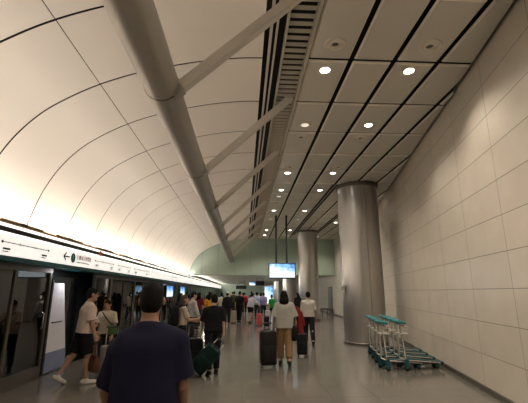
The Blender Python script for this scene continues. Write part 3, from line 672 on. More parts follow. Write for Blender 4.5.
# ------------------------------------------------------------------ people: one continuous skin surface each, grown from a distance field
class Field:
    def __init__(s, lo, hi, h):
        s.lo = np.array(lo, float); s.h = h; s.n = np.ceil((np.array(hi) - s.lo) / h).astype(int) + 1
        s.f = np.full(s.n, 1.0, np.float32); s.ax = [s.lo[i] + h * np.arange(s.n[i]) for i in range(3)]
    def sub(s, lo, hi):
        a = np.clip(np.floor((np.array(lo) - s.lo) / s.h).astype(int), 0, s.n); c = np.clip(np.ceil((np.array(hi) - s.lo) / s.h).astype(int) + 1, 0, s.n)
        sl = tuple(slice(a[i], c[i]) for i in range(3))
        return sl, s.ax[0][sl[0]][:, None, None], s.ax[1][sl[1]][None, :, None], s.ax[2][sl[2]][None, None, :]
    def put(s, sl, d, k):
        f = s.f[sl]
        if k > 0:
            h = np.clip(0.5 + 0.5 * (f - d) / k, 0, 1); s.f[sl] = f + (d - f) * h - k * h * (1 - h)
        else: s.f[sl] = np.minimum(f, d)
    def cap(s, a, c, ra, rb, k=0.02, u=None, q=1.0):
        a = np.array(a, float); c = np.array(c, float); R = max(ra, rb) * max(q, 1) + 0.07
        sl, X, Y, Z = s.sub(np.minimum(a, c) - R, np.maximum(a, c) + R)
        if 0 in s.f[sl].shape: return
        v = c - a; L = max(v @ v, 1e-9); px, py, pz = X - a[0], Y - a[1], Z - a[2]
        t = np.clip((px * v[0] + py * v[1] + pz * v[2]) / L, 0, 1)
        wx, wy, wz = px - t * v[0], py - t * v[1], pz - t * v[2]; r = ra + (rb - ra) * t
        w2 = wx * wx + wy * wy + wz * wz
        if u is not None:
            du = wx * u[0] + wy * u[1] + wz * u[2]; w2 = w2 - du * du * (1 - 1 / (q * q))
        s.put(sl, np.sqrt(np.maximum(w2, 0)) - r, k)
    def ell(s, c, r, k=0.015, R=None, minus=False):
        c = np.array(c, float); m = max(r) + 0.06; sl, X, Y, Z = s.sub(c - m, c + m)
        if 0 in s.f[sl].shape: return
        px, py, pz = X - c[0], Y - c[1], Z - c[2]
        if R is None: R = np.eye(3)
        q = [(px * R[0, i] + py * R[1, i] + pz * R[2, i]) / r[i] for i in range(3)]
        d = (np.sqrt(q[0] ** 2 + q[1] ** 2 + q[2] ** 2) - 1) * min(r)
        if minus: s.f[sl] = np.maximum(s.f[sl], -d)
        else: s.put(sl, d, k)
    def cut(s, p, n):
        """remove the side the normal points to"""
        n = np.array(n, float); n /= np.linalg.norm(n)
        d = (s.ax[0][:, None, None] - p[0]) * n[0] + (s.ax[1][None, :, None] - p[1]) * n[1] + (s.ax[2][None, None, :] - p[2]) * n[2]
        s.f = np.maximum(s.f, d.astype(np.float32))
    def merge(s, o, k=0.02):
        h = np.clip(0.5 + 0.5 * (s.f - o.f) / k, 0, 1); s.f = s.f + (o.f - s.f) * h - k * h * (1 - h)
    def like(s): return Field(s.lo, s.lo + s.h * (s.n - 1), s.h)
    def net(s):
        f = s.f; f[0] = f[-1] = 1; f[:, 0] = f[:, -1] = 1; f[:, :, 0] = f[:, :, -1] = 1
        ins = f < 0; nx, ny, nz = f.shape
        cs = sum(ins[i:nx - 1 + i, j:ny - 1 + j, l:nz - 1 + l].astype(np.int8) for i in (0, 1) for j in (0, 1) for l in (0, 1))
        act = (cs > 0) & (cs < 8); idx = -np.ones(act.shape, np.int64); I = np.argwhere(act); idx[act] = np.arange(len(I))
        acc = np.zeros((len(I), 3)); cnt = np.zeros(len(I)); C = [(i, j, l) for i in (0, 1) for j in (0, 1) for l in (0, 1)]
        for a in C:
            for d in range(3):
                if a[d]: continue
                c = list(a); c[d] = 1
                va = f[I[:, 0] + a[0], I[:, 1] + a[1], I[:, 2] + a[2]]; vb = f[I[:, 0] + c[0], I[:, 1] + c[1], I[:, 2] + c[2]]
                m = (va < 0) != (vb < 0); t = np.where(m, va / np.where(m, va - vb, 1), 0)
                p = np.tile(np.array(a, float), (len(I), 1)); p[:, d] += t; acc[m] += p[m]; cnt[m] += 1
        V = s.lo + s.h * (I + acc / np.maximum(cnt, 1)[:, None]); Q = []
        for d in range(3):
            e1, e2 = [(1, 2), (2, 0), (0, 1)][d]
            sl0 = [slice(1, -1)] * 3; sl1 = [slice(1, -1)] * 3; sl0[d] = slice(0, -1); sl1[d] = slice(1, None)
            A = ins[tuple(sl0)]; B = ins[tuple(sl1)]; E = np.argwhere(A != B)
            if not len(E): continue
            flip = A[tuple(E.T)]
            base = E + 1; base[:, d] = E[:, d]
            def cell(o1, o2):
                c = base.copy(); c[:, e1] -= o1; c[:, e2] -= o2; return idx[c[:, 0], c[:, 1], c[:, 2]]
            q = np.stack([cell(1, 1), cell(0, 1), cell(0, 0), cell(1, 0)], 1); q[~flip] = q[~flip][:, ::-1]; Q.append(q)
        Q = np.concatenate(Q) if Q else np.zeros((0, 4), int)
        return V, Q[(Q >= 0).all(1)]

def np_mesh(name, V, Q):
    me = bpy.data.meshes.new(name); me.from_pydata(V.tolist(), [], Q.tolist()); me.shade_smooth(); me.update(); return me
_hand = {}
def hand(curl):
    """right hand, wrist at origin, fingers along -Z, palm towards -X, thumb towards +Y"""
    if curl in _hand: return _hand[curl]
    F = Field((-0.11, -0.07, -0.21), (0.05, 0.11, 0.05), 0.0045)
    F.cap((0, 0, 0.03), (0, 0, -0.015), 0.024, 0.024, 0.01, (0, 1, 0), 1.15)
    F.cap((0, 0.002, -0.025), (-0.002, 0, -0.078), 0.0145, 0.0135, 0.012, (0, 1, 0), 2.5)
    base = {'relaxed': (14, 34, 52), 'grip': (55, 130, 190)}[curl]
    for y, L, r in ((0.031, 0.072, 0.0088), (0.0105, 0.080, 0.009), (-0.0105, 0.074, 0.0087), (-0.029, 0.058, 0.0078)):
        p = np.array((-0.002, y * 0.95, -0.085)); seg = (0.45 * L, 0.31 * L, 0.26 * L)
        for a, l in zip(base, seg):
            a = rad(a); q = p + l * np.array((-math.sin(a), y * 0.05, -math.cos(a))); F.cap(p, q, r, r * 0.93, 0.004); p = q; r *= 0.93
    F.cap((-0.004, 0.022, -0.022), (-0.012, 0.048, -0.052), 0.014, 0.0115, 0.008); F.cap((-0.012, 0.048, -0.052), (-0.024, 0.055, -0.082), 0.011, 0.0095, 0.004)
    if curl == 'grip': F.cap((-0.024, 0.055, -0.082), (-0.045, 0.042, -0.098), 0.0095, 0.0085, 0.004)
    else: F.cap((-0.024, 0.055, -0.082), (-0.030, 0.053, -0.102), 0.0095, 0.0085, 0.004)
    _hand[curl] = F.net(); return _hand[curl]

def rotx(p, a, o):
    p = np.array(p, float) - o; c, s_ = math.cos(a), math.sin(a)
    return np.array((p[0], c * p[1] + s_ * p[2], -s_ * p[1] + c * p[2])) + o   # positive = lean towards +Y
def person(label, loc, rz, H=1.70, h=0.013, lean=4, legs=((0, 0), (0, 0)), arms=((0, 6, 10), (0, 6, 10)), grip=(0, 0), head=(0, 0),
           shirt=(0.1, 0.1, 0.1), sleeve=0.75, trousers=(0.02, 0.02, 0.02), cut=0.97, shoes=(0.03, 0.03, 0.03), hair='short', skin='skin', hairm='hair',
           build=1.0, extra=None, cap=None, loose=0.0, drop=(0.0, 0.0), group=None, shirt_len=0.0, wide=1.0, crowd=False):
    """legs: (hip flexion, knee flexion) left/right; arms: (swing forward, abduction, elbow) left/right; local facing +Y, degrees"""
    s = H / 1.72; W = build
    X = np.array((1.0, 0, 0)); hipz = 0.915; L1, L2 = 0.425, 0.405
    J = {}; low = 9
    for i, sd in enumerate((-1, 1)):
        a, kf = legs[i]; a = rad(a); kf = rad(kf); hip = np.array((sd * 0.088 * W, 0, hipz))
        kn = hip + L1 * np.array((sd * 0.02, math.sin(a), -math.cos(a))); an = kn + L2 * np.array((0, math.sin(a - kf), -math.cos(a - kf)))
        J[sd] = [hip, kn, an, a - kf]; low = min(low, an[2])
    dz = 0.085 - low
    for sd in (-1, 1):
        for q in range(3): J[sd][q] = J[sd][q] + np.array((0, 0, dz))
    O = np.array((0, 0, hipz + dz + 0.03)); la = rad(lean)
    T = lambda p: rotx(np.array(p, float) + np.array((0, 0, dz)), la, O)
    sh = {sd: T((sd * 0.182 * W * wide, -0.005 + drop[sd > 0] * 0.5, 1.365 - drop[sd > 0])) for sd in (-1, 1)}
    A = {}
    for i, sd in enumerate((-1, 1)):
        f, ab, e = (rad(v) for v in arms[i][:3]); inw = rad(arms[i][3]) if len(arms[i]) > 3 else 0
        d1 = np.array((sd * math.sin(ab), math.sin(f) * math.cos(ab), -math.cos(f) * math.cos(ab)))
        ab2 = ab * 0.4 - inw
        d2 = np.array((sd * math.sin(ab2), math.sin(f + e) * math.cos(ab2), -math.cos(f + e) * math.cos(ab2)))
        el = sh[sd] + 0.285 * d1; wr = el + 0.245 * d2; A[sd] = (sh[sd], el, wr, d2)
    neck = T((0, 0.0, 1.44)); hc = T((0, 0.025, 1.605)) ; hy, hp = rad(head[0]), rad(head[1])
    Rh = np.array(Matrix.Rotation(hy, 3, 'Z') @ Matrix.Rotation(-hp - la * 0.4, 3, 'X'))
    def Hd(p): return hc + Rh @ np.array(p, float)
    pts = [A[1][2], A[-1][2], A[1][1], A[-1][1], J[1][2], J[-1][2], hc, sh[1], sh[-1], J[1][1], J[-1][1]]
    lo = np.min(pts, 0) - 0.24; hi = np.max(pts, 0) + 0.24; lo[2] = -0.02
    h = h / s
    F = Field(lo, hi, h)
    # --- body
    F.cap(T((0, 0, 0.93)), T((0, 0, 1.03)), 0.102 * W, 0.092 * W, 0.03, X, 1.5)
    F.cap(T((0, 0, 1.03)), T((0, 0.0, 1.28)), 0.092 * W, 0.108 * W, 0.03, X, 1.42)
    F.cap(T((-0.10 * W, 0, 1.34)), T((0.10 * W, 0, 1.34)), 0.066, 0.066, 0.05)
    for sd in (-1, 1): F.cap(T((sd * 0.035, -0.012, 1.425)), sh[sd] + np.array((0, 0, 0.012)), 0.045, 0.036, 0.05)
    F.cap(T((0, -0.01, 1.40)), Hd((0, -0.02, -0.06)), 0.058 * W, 0.052 * W, 0.03)
    F.ell(Hd((0, -0.012, 0.022)), (0.074, 0.093, 0.093), 0.02, Rh); F.ell(Hd((0, 0.022, -0.052)), (0.054, 0.062, 0.062), 0.03, Rh)
    for sd in (-1, 1): F.ell(Hd((sd * 0.031, 0.096, 0.008)), (0.016, 0.018, 0.012), 0, Rh, True)
    F.cap(Hd((0, 0.084, 0.008)), Hd((0, 0.102, -0.028)), 0.008, 0.0125, 0.01); F.ell(Hd((0, 0.080, -0.060)), (0.024, 0.012, 0.009), 0.006, Rh); F.ell(Hd((0, 0.072, -0.098)), (0.022, 0.02, 0.018), 0.02, Rh)
    for sd in (-1, 1):
        F.ell(Hd((sd * 0.080, -0.006, -0.006)), (0.012, 0.022, 0.032), 0.006, Rh)
        hp_, kn, an, fa = J[sd]
        F.cap(hp_, kn, 0.086 * W, 0.055, 0.03); F.cap(kn, an, 0.053, 0.036, 0.015); mid = kn * 0.68 + an * 0.32 - np.array((0, 0.016, 0)); F.ell(mid, (0.05, 0.054, 0.11), 0.02)
        fd = np.array((sd * 0.12, math.cos(min(0, fa)), math.sin(min(0.0, fa)) * 0.9)); fd /= np.linalg.norm(fd); J[sd].append(fd)
        F.cap(an - np.array((0, 0, 0.045)) - fd * 0.045, an - np.array((0, 0, 0.055)) + fd * 0.15, 0.034, 0.024, 0.02, X, 1.2); F.cap(an, an - np.array((0, 0, 0.03)) , 0.037, 0.037, 0.02)
        S0, el, wr, d2 = A[sd]
        F.cap(S0, el, 0.050 * W, 0.041 * W, 0.03); F.cap(el, wr, 0.041 * W, 0.026, 0.012)
    V, Q = F.net(); Vs = [V]; Qs = [Q]; off = len(V)
    for i, sd in enumerate((-1, 1)):
        hv, hq = hand('grip' if grip[i] else 'relaxed'); hv = hv.copy()
        if sd < 0: hv[:, 0] *= -1; hq = hq[:, ::-1]
        d2 = A[sd][3]; zc = -d2; ref = np.array((0, 1.0, 0)) if abs(d2[1]) < 0.65 else np.array((0, 0, 1.0))
        yc = ref - zc * (ref @ zc); yc /= np.linalg.norm(yc); xc = np.cross(yc, zc)
        Vs.append(A[sd][2] + d2 * 0.005 + hv @ np.array([xc, yc, zc])); Qs.append(hq + off); off += len(hv)
    me = np_mesh('person', np.concatenate(Vs) * s, np.concatenate(Qs))
    o = link('person', me, [M[skin], M['lip']])
    o.location = loc; o.rotation_euler = (0, 0, rz); tag(o, label, 'person', group)
    if not crowd:
        lc = Hd((0, 0.09, -0.060)) * s
        for p in me.polygons:
            if (Vector(lc) - p.center).length < 0.022 * s: p.material_index = 1
        for sd in (-1, 1):
            b = MB(); c = Hd((sd * 0.031, 0.080, 0.008)) * s
            b.lathe([(0.0001, -0.011), (0.008, -0.008), (0.0115, 0), (0.008, 0.008), (0.0001, 0.011)], c=tuple(c), n=12); b.build('eye', M['eye'], o, smooth=180)
    def child(nm, G, m):
        v, q = G.net()
        return link(nm, np_mesh(nm, v * s, q), m, o)
    # --- trousers / shorts
    G = F.like(); e = 0.017 + loose * 0.4
    for sd in (-1, 1):
        g = F.like(); hp_, kn, an, fa, fd = J[sd]
        g.cap(hp_, kn, 0.088 * W + e, 0.060 + e, 0.02)
        if cut > 0.5:
            t = (cut - 0.5) * 2; end = kn + (an - kn) * t; g.cap(kn, an, 0.058 + e, 0.046 + e, 0.02); g.cut(end, an - kn)
        else:
            t = cut * 2; end = hp_ + (kn - hp_) * t; g.cap(hp_, kn, 0.092 * W + e, 0.075 + e, 0.02); g.cut(end, kn - hp_)
        G.merge(g, 0.02)
    g = F.like(); g.cap(T((0, 0, 0.92)), T((0, 0, 1.03)), 0.102 * W + e, 0.094 * W + e * 0.7, 0.03, X, 1.5); g.cut(T((0, 0, 1.045)), T((0, 0, 2)) - T((0, 0, 1))); G.merge(g, 0.03)
    child('trousers' if cut > 0.6 else 'shorts', G, cloth(trousers))
    # --- top
    G = F.like(); e = 0.016 + loose
    hem = 0.90 - shirt_len
    G.cap(T((0, 0, hem - 0.06)), T((0, 0, 1.05)), 0.112 * W + e * 1.15, 0.100 * W + e, 0.03, X, 1.48); G.cap(T((0, 0, 1.05)), T((0, 0, 1.28)), 0.098 * W + e, 0.110 * W + e, 0.03, X, 1.42)
    G.cap(T((-0.10 * W * wide, 0, 1.335)), T((0.10 * W * wide, 0, 1.335)), 0.068 + e * 0.7, 0.068 + e * 0.7, 0.05)
    for sd in (-1, 1): G.cap(T((sd * 0.035, -0.012, 1.42)), sh[sd] + np.array((0, 0, 0.012)), 0.053, 0.048, 0.05)
    G.cap(T((0, -0.012, 1.37)), T((0, -0.012, 1.435)), 0.085, 0.058 + 0.012, 0.035, X, 1.1)
    G.cut(T((0, 0, hem)), T((0, 0, 1)) - T((0, 0, 2))); G.cut(T((0, 0.02, 1.452)), T((0, 0.25, 2)) - T((0, 0, 1)))
    for sd in (-1, 1):
        S0, el, wr, d2 = A[sd]; g = F.like(); ee = e * 0.85
        inn = S0 + (T((0, 0, 1.36)) - S0) * 0.25
        g.cap(inn, S0, 0.058 * W + ee * 0.4, 0.052 * W + ee * 0.35, 0.02); g.cap(S0, el, 0.052 * W + ee * 0.35, 0.052 * W + ee * 1.2, 0.02)
        if sleeve > 1: g.cap(el, wr, 0.049 * W + ee, 0.034 + ee * 0.7, 0.02); g.cut(el + (wr - el) * (sleeve - 1), wr - el)
        else: g.cut(S0 + (el - S0) * sleeve, el - S0)
        G.merge(g, 0.035)
    child('shirt', G, cloth(shirt))
    # --- shoes
    for sd in (-1, 1):
        hp_, kn, an, fa, fd = J[sd]; g = F.like()
        g.cap(an - np.array((0, 0, 0.045)) - fd * 0.05, an - np.array((0, 0, 0.053)) + fd * 0.155, 0.043, 0.034, 0.02, X, 1.15); g.cap(an - np.array((0, 0, 0.0)), an - np.array((0, 0, 0.04)), 0.05, 0.046, 0.02)
        c0 = an - np.array((0, 0, 0.084)); up = np.cross(np.cross(fd, (0, 0, 1)), fd); g.cut(c0, -up); g.cut(an + np.array((0, 0, 0.012)), an * 0 + np.array((0, 0, 1.0)))
        child('shoe', g, cloth(shoes, 0.6))
    # --- hair
    G = F.like()
    G.ell(Hd((0, -0.020, 0.034)), (0.080, 0.100, 0.095), 0.01, Rh); G.ell(Hd((0, -0.05, -0.02)), (0.074, 0.066, 0.075), 0.02, Rh)
    G.ell(Hd((0, 0.105, -0.045)), (0.069, 0.078, 0.105), 0, Rh, True)
    for sd in (-1, 1): G.ell(Hd((sd * 0.085, 0.03, -0.06)), (0.03, 0.05, 0.075), 0, Rh, True)
    if hair == 'short': G.cut(Hd((0, -0.03, -0.075)), Hd((0, 0.2, -1)) - hc)
    elif hair == 'long':
        G.cap(Hd((0, -0.06, -0.02)), Hd((0, -0.085, -0.13)), 0.072, 0.078, 0.03, Rh[:, 0], 1.35); G.cap(Hd((0, -0.085, -0.13)), Hd((0, -0.095, -0.29)), 0.075, 0.050, 0.03, Rh[:, 0], 1.5)
    elif hair == 'tail':
        G.cap(Hd((0, -0.11, 0.05)), Hd((0, -0.15, -0.10)), 0.03, 0.022, 0.02)
    child('hair', G, M[hairm])
    if cap:
        G = F.like(); G.ell(Hd((0, -0.015, 0.05)), (0.094, 0.112, 0.09), 0.01, Rh); G.cut(Hd((0, 0, 0.045)), Hd((0, 0, -1)) - hc)
        g = F.like(); g.ell(Hd((0, 0.10, 0.05)), (0.075, 0.085, 0.016), 0.01, Rh); G.merge(g, 0.012); child('cap', G, cloth(cap))
    RZ = Matrix.Rotation(rz, 4, 'Z'); WL = lambda p: tuple(RZ @ Vector(np.array(p) * s) + Vector(loc))
    return o, dict(rhand=WL(A[1][2] + A[1][3] * 0.095), lhand=WL(A[-1][2] + A[-1][3] * 0.095), lsh=WL(A[-1][0]), rsh=WL(A[1][0]), chest=WL(T((0, 0, 1.25))), back=WL(T((0, -0.215, 1.2))), head=WL(hc), scale=s)

# the man nearest the viewer
person('person in a navy T-shirt seen from behind, largest and nearest the viewer', (-0.63, 2.62, 0), rad(2), H=1.71, h=0.009, lean=3,
       legs=((4, 6), (-3, 4)), arms=((14, 13, 20), (4, 7, 20)), head=(4, 4), shirt=(0.011, 0.010, 0.026), sleeve=0.80, trousers=(0.02, 0.02, 0.022), cut=0.96,
       skin='skin_tan', build=1.04, loose=0.022, wide=1.06, drop=(0.085, 0.025))
# man walking by the doors with a brown bag
o, a = person('person in beige T-shirt and black shorts walking by the open doorway', (-3.03, 7.62, 0), rad(-58), H=1.73, h=0.010, lean=5,
       legs=((-17, 18), (10, 8)), arms=((12, 8, 22), (8, 9, 10)), grip=(0, 1), head=(-8, 4), shirt=(0.62, 0.50, 0.42), sleeve=0.85, trousers=(0.012, 0.011, 0.012), cut=0.46,
       shoes=(0.66, 0.62, 0.52), loose=0.028)
tote('brown bag carried low by the person in black shorts', a['rhand'], rad(-50), 0.30, 0.14, 0.27, 0.26, (0.09, 0.045, 0.022))
# child behind the grey case
o, a = person('child in a pale top with a dark shoulder strap, facing the viewer', (-3.02, 8.75, 0), rad(172), H=1.47, h=0.010, lean=0,
       legs=((2, 3), (-2, 3)), arms=((10, 12, 20), (20, 8, 55)), grip=(0, 1), head=(0, 6), shirt=(0.50, 0.43, 0.34), sleeve=0.8, trousers=(0.03, 0.035, 0.05), cut=0.95, loose=0.02)
t = thing('shoulder_bag', 'small green shoulder bag on the child in the pale top', 'bag', (-2.84, 8.59, 0.86), 0)
b = MB(); b.box(-0.10, 0.10, -0.035, 0.035, -0.10, 0.10, 0.025); b.build('body', cloth((0.09, 0.15, 0.06)), t, smooth=50)
b = MB(); b.tube([(0.0, 0.0, 0.09), (-0.10, 0.0, 0.19), (-0.20, 0.035, 0.29), (-0.27, 0.11, 0.355), (-0.28, 0.18, 0.34), (-0.24, 0.27, 0.25)], 0.014, 8); b.build('strap', cloth((0.05, 0.05, 0.03)), t, smooth=60)
suitcase('grey suitcase with raised handle in front of the child', (-2.62, 7.98, 0), rad(20), 0.40, 0.26, 0.62, (0.20, 0.175, 0.16), 0.34)
# woman with long hair, looking at a phone
o, a = person('person with long reddish hair and pale top looking at a phone', (-1.46, 9.3, 0), rad(-68), H=1.58, h=0.010, lean=2,
       legs=((3, 4), (-3, 4)), arms=((18, 6, 62), (22, 8, 72, 10)), grip=(0, 1), head=(-6, -14), shirt=(0.46, 0.37, 0.28), sleeve=0.8, trousers=(0.014, 0.014, 0.018), cut=0.97, hair='long', hairm='hair_brown')
p = a['rhand']
t = thing('phone', 'dark phone held by the person with long reddish hair', 'phone', p, rad(-68)); t.rotation_euler = (rad(35), 0, rad(-68))
b = MB(); b.box(-0.036, 0.036, -0.004, 0.004, -0.05, 0.09, 0.003); b.build('body', M['black'], t)
b = MB(); b.box(-0.032, 0.032, -0.0055, -0.004, -0.04, 0.08); b.build('screen', M['train_window'], t)
bp_ = a['back']; backpack('black backpack worn by the person with long reddish hair', bp_, rad(-68), (0.012, 0.012, 0.013), 1.05)
suitcase('black suitcase standing between the long-haired person and the black T-shirt', (-1.10, 8.75, 0), rad(15), 0.40, 0.26, 0.66, (0.012, 0.012, 0.013), 0.26, soft=True)
suitcase('black suitcase partly hidden by the near navy T-shirt', (-1.42, 8.45, 0), rad(-10), 0.36, 0.24, 0.52, (0.02, 0.02, 0.022), 0.0)
# person in black with the green case
o, a = person('person in black T-shirt and dark trousers pulling a green case', (-0.64, 8.30, 0), rad(14), H=1.60, h=0.010, lean=4,
       legs=((-6, 12), (6, 6)), arms=((10, 10, 18), (-8, 8, 8)), grip=(0, 1), head=(22, 6), shirt=(0.008, 0.008, 0.009), sleeve=0.85, trousers=(0.010, 0.011, 0.014), cut=0.97, shoes=(0.012, 0.012, 0.012), loose=0.02, build=1.0)
gc = suitcase('dark green case tilted on its wheels behind the black T-shirt', (-0.98, 7.95, 0.02), 0, 0.34, 0.25, 0.62, (0.003, 0.017, 0.014), 0.16, soft=True)
gc.rotation_euler = (0, rad(43), rad(-4)); gc.location = (-0.99, 8.08, 0.095)
# centre: person with two suitcases
o, a = person('person in loose grey-white top and khaki trousers seen from behind, mid platform', (0.97, 9.22, 0), rad(-4), H=1.68, h=0.010, lean=2,
       legs=((8, 6), (-10, 18)), arms=((-2, 14, 16), (4, 14, 10)), grip=(1, 1), head=(0, 2), shirt=(0.35, 0.335, 0.30), sleeve=0.95, trousers=(0.26, 0.155, 0.075), cut=0.93, shoes=(0.04, 0.035, 0.03),
       hair='long', loose=0.04, shirt_len=0.06, build=1.0)
suitcase('large black suitcase to the left of the khaki trousers', (0.565, 9.0, 0), rad(8), 0.37, 0.28, 0.78, (0.016, 0.014, 0.013), 0.16, soft=True)
t = tote('black tote bag hanging at the right arm of the grey-white top', (a['rsh'][0] + 0.06, a['rsh'][1], 1.10), rad(80), 0.34, 0.15, 0.34, 0.22, (0.010, 0.010, 0.013))
tj = thing('red_jacket', 'maroon jacket draped over the bag beside the grey-white top', 'jacket', (1.33, 9.34, 0.98), rad(0))
b = MB(); vs = []; n = 14
for i, (z, w, x) in enumerate(((0.33, 0.05, -0.06), (0.25, 0.075, -0.03), (0.1, 0.075, 0.015), (-0.05, 0.07, 0.03), (-0.18, 0.08, 0.03), (-0.3, 0.06, 0.04))):
    for k in range(n):
        aa = 2 * PI * k / n; r = 1 + 0.15 * math.sin(3 * aa + i); vs.append((x + w * r * math.cos(aa), 0.06 * r * math.sin(aa), z))
fs = [tuple(range(n)), tuple(range(6 * n - 1, 5 * n - 1, -1))]
for i in range(5):
    for k in range(n): fs.append((i * n + k, i * n + (k + 1) % n, (i + 1) * n + (k + 1) % n, (i + 1) * n + k))
b.add(vs, fs); b.build('cloth', cloth((0.20, 0.022, 0.022)), tj, smooth=60)
b = MB(); b.tube([(0.06, -0.02, 0.2), (0.10, -0.03, 0.05), (0.13, -0.02, -0.12)], [0.035, 0.032, 0.026], 10); b.build('sleeve', cloth((0.20, 0.022, 0.022)), tj, smooth=60)
suitcase('small black suitcase to the right of the khaki trousers', (1.55, 10.35, 0), rad(-6), 0.27, 0.22, 0.58, (0.012, 0.012, 0.013), 0.0, soft=True)
# man in white shirt
person('person in white shirt and black trousers walking away in front of the second column', (2.12, 12.55, 0), rad(-3), H=1.67, h=0.012, lean=4,
       legs=((14, 8), (-14, 16)), arms=((8, 6, 26, 12), (-6, 9, 16)), head=(4, 6), shirt=(0.46, 0.42, 0.37), sleeve=0.9, trousers=(0.014, 0.014, 0.02), cut=0.97, shoes=(0.015, 0.015, 0.015), loose=0.016)

# the crowd farther along
CR = [
 ('person in grey top and dark cap by the glass doors behind the long-haired person', -1.70, 12.7, -60, 1.66, (0.38, 0.38, 0.38), (0.02, 0.02, 0.025), 0.97, 'short', (0.02, 0.02, 0.03)),
 ('person in yellow top among the crowd left of the platform', -1.66, 18.6, 10, 1.60, (0.62, 0.29, 0.03), (0.02, 0.02, 0.03), 0.97, 'long', None),
 ('person in dark maroon top beside the yellow top', -2.12, 18.0, -20, 1.63, (0.12, 0.016, 0.018), (0.015, 0.015, 0.02), 0.97, 'long', None),
 ('person in black top with white cap beyond the yellow top', -0.86, 20.2, 5, 1.66, (0.015, 0.015, 0.017), (0.02, 0.02, 0.025), 0.97, 'short', (0.85, 0.85, 0.82)),
 ('person in all black beside the beige case', -0.25, 21.6, -15, 1.70, (0.012, 0.012, 0.012), (0.014, 0.014, 0.015), 0.97, 'short', None),
 ('person in pale lavender top and black shorts bending to the right', 0.36, 21.0, -40, 1.62, (0.55, 0.54, 0.66), (0.012, 0.012, 0.014), 0.35, 'tail', None),
 ('person in light blue shirt right of the lavender top', 0.85, 24.6, 10, 1.64, (0.30, 0.38, 0.58), (0.03, 0.03, 0.05), 0.97, 'short', None),
 ('person in dusty purple shirt behind the pink suitcase', 1.22, 24.0, -20, 1.62, (0.22, 0.20, 0.36), (0.02, 0.02, 0.03), 0.97, 'short', None),
 ('person in bright green top below the hanging display', 1.62, 21.9, 30, 1.50, (0.02, 0.30, 0.05), (0.02, 0.02, 0.025), 0.97, 'short', None),
 ('person in black coat standing against the second column', 3.12, 22.0, 20, 1.62, (0.012, 0.012, 0.014), (0.012, 0.012, 0.013), 0.97, 'long', None),
 ('person in charcoal top by the glass doors left of the maroon top', -2.75, 16.6, -40, 1.60, (0.035, 0.035, 0.04), (0.02, 0.02, 0.02), 0.97, 'long', None),
 ('person in navy top far by the doors behind the charcoal top', -3.2, 23.5, -30, 1.66, (0.02, 0.025, 0.07), (0.02, 0.02, 0.03), 0.97, 'short', None),
 ('person in brown top behind the yellow top', -2.2, 25.5, 0, 1.64, (0.12, 0.06, 0.03), (0.02, 0.02, 0.02), 0.97, 'short', None),
 ('person in off-white top between the yellow top and the white cap', -1.35, 23.2, 15, 1.60, (0.5, 0.47, 0.40), (0.03, 0.03, 0.04), 0.97, 'short', None),
 ('person in dark olive top in the far middle of the crowd', -0.72, 27.5, -10, 1.68, (0.05, 0.06, 0.03), (0.015, 0.015, 0.015), 0.97, 'short', None),
 ('person in red top far beyond the black-clad person', 0.05, 30.0, 0, 1.62, (0.30, 0.03, 0.03), (0.02, 0.02, 0.03), 0.97, 'short', None),
 ('person in dark grey top far off left of the pale blue shirt', 0.62, 31.5, 10, 1.70, (0.06, 0.06, 0.07), (0.02, 0.02, 0.02), 0.97, 'short', None),
 ('person in white top far off beneath the dark hanging sign', 1.45, 32.5, 0, 1.62, (0.62, 0.60, 0.56), (0.05, 0.05, 0.08), 0.97, 'long', None),
 ('person in black top far off left near the end of the doors', -3.1, 34.0, -15, 1.68, (0.014, 0.014, 0.015), (0.02, 0.02, 0.02), 0.97, 'short', None),
 ('person in teal top far off in the left crowd', -2.1, 36.0, 0, 1.62, (0.02, 0.12, 0.13), (0.02, 0.02, 0.02), 0.97, 'long', None),
 ('person in tan coat far off at the centre of the crowd', -1.1, 37.0, 0, 1.66, (0.26, 0.18, 0.10), (0.02, 0.02, 0.02), 0.97, 'short', None),
 ('person in pink top farthest off below the far hanging sign', -0.1, 40.0, 0, 1.62, (0.50, 0.20, 0.22), (0.02, 0.02, 0.04), 0.97, 'long', None),
]
for i, (lab, x, y, fz, H, sh_, tr_, ct, hr, cp) in enumerate(CR):
    sw = [(10, -10), (14, -14), (4, -4), (-12, 12)][i % 4]
    bend = 'bending' in lab
    person(lab, (x, y, 0), rad(fz), H=H, h=0.017 if y < 26 else 0.022, lean=16 if bend else 4, legs=((sw[0], 8), (sw[1], 10)),
           arms=((28, 8, 30), (40, 8, 20)) if bend else ((sw[1], 7, 16), (sw[0], 7, 16)), head=((i * 17) % 40 - 20, 4), shirt=sh_, sleeve=0.85 if i % 3 else 1.9,
           trousers=tr_, cut=ct, hair=hr, cap=cp, loose=0.02, crowd=True)
suitcase('beige suitcase beside the black-clad person in the crowd', (-0.62, 21.2, 0), 0.1, 0.42, 0.28, 0.66, (0.42, 0.35, 0.28), 0.3)
suitcase('pink-red suitcase in the crowd right of the lavender top', (0.78, 19.4, 0), 0.1, 0.28, 0.22, 0.60, (0.55, 0.10, 0.11), 0.25)
suitcase('pale suitcase below the bright green top', (1.32, 21.2, 0), 0.0, 0.30, 0.24, 0.66, (0.50, 0.50, 0.52), 0.25)
suitcase('small black suitcase just behind the large black suitcase in the crowd', (1.10, 18.6, 0), 0.0, 0.26, 0.22, 0.52, (0.012, 0.012, 0.014), 0.2)
# low dark bench at the far right wall
t = thing('bench', 'low dark bench by the far right wall left of the service door', 'bench', (6.15, 29.0, 0))
b = MB(); b.box(-0.45, 0.45, -0.9, 0.9, 0.36, 0.43, 0.015); b.build('seat', M['steel_dark'], t)
for sx in (-0.36, 0.36):
    for sy in (-0.75, 0.75):
        b = MB(); b.box(sx - 0.03, sx + 0.03, sy - 0.03, sy + 0.03, 0, 0.36); b.build('leg', M['steel_dark'], t)

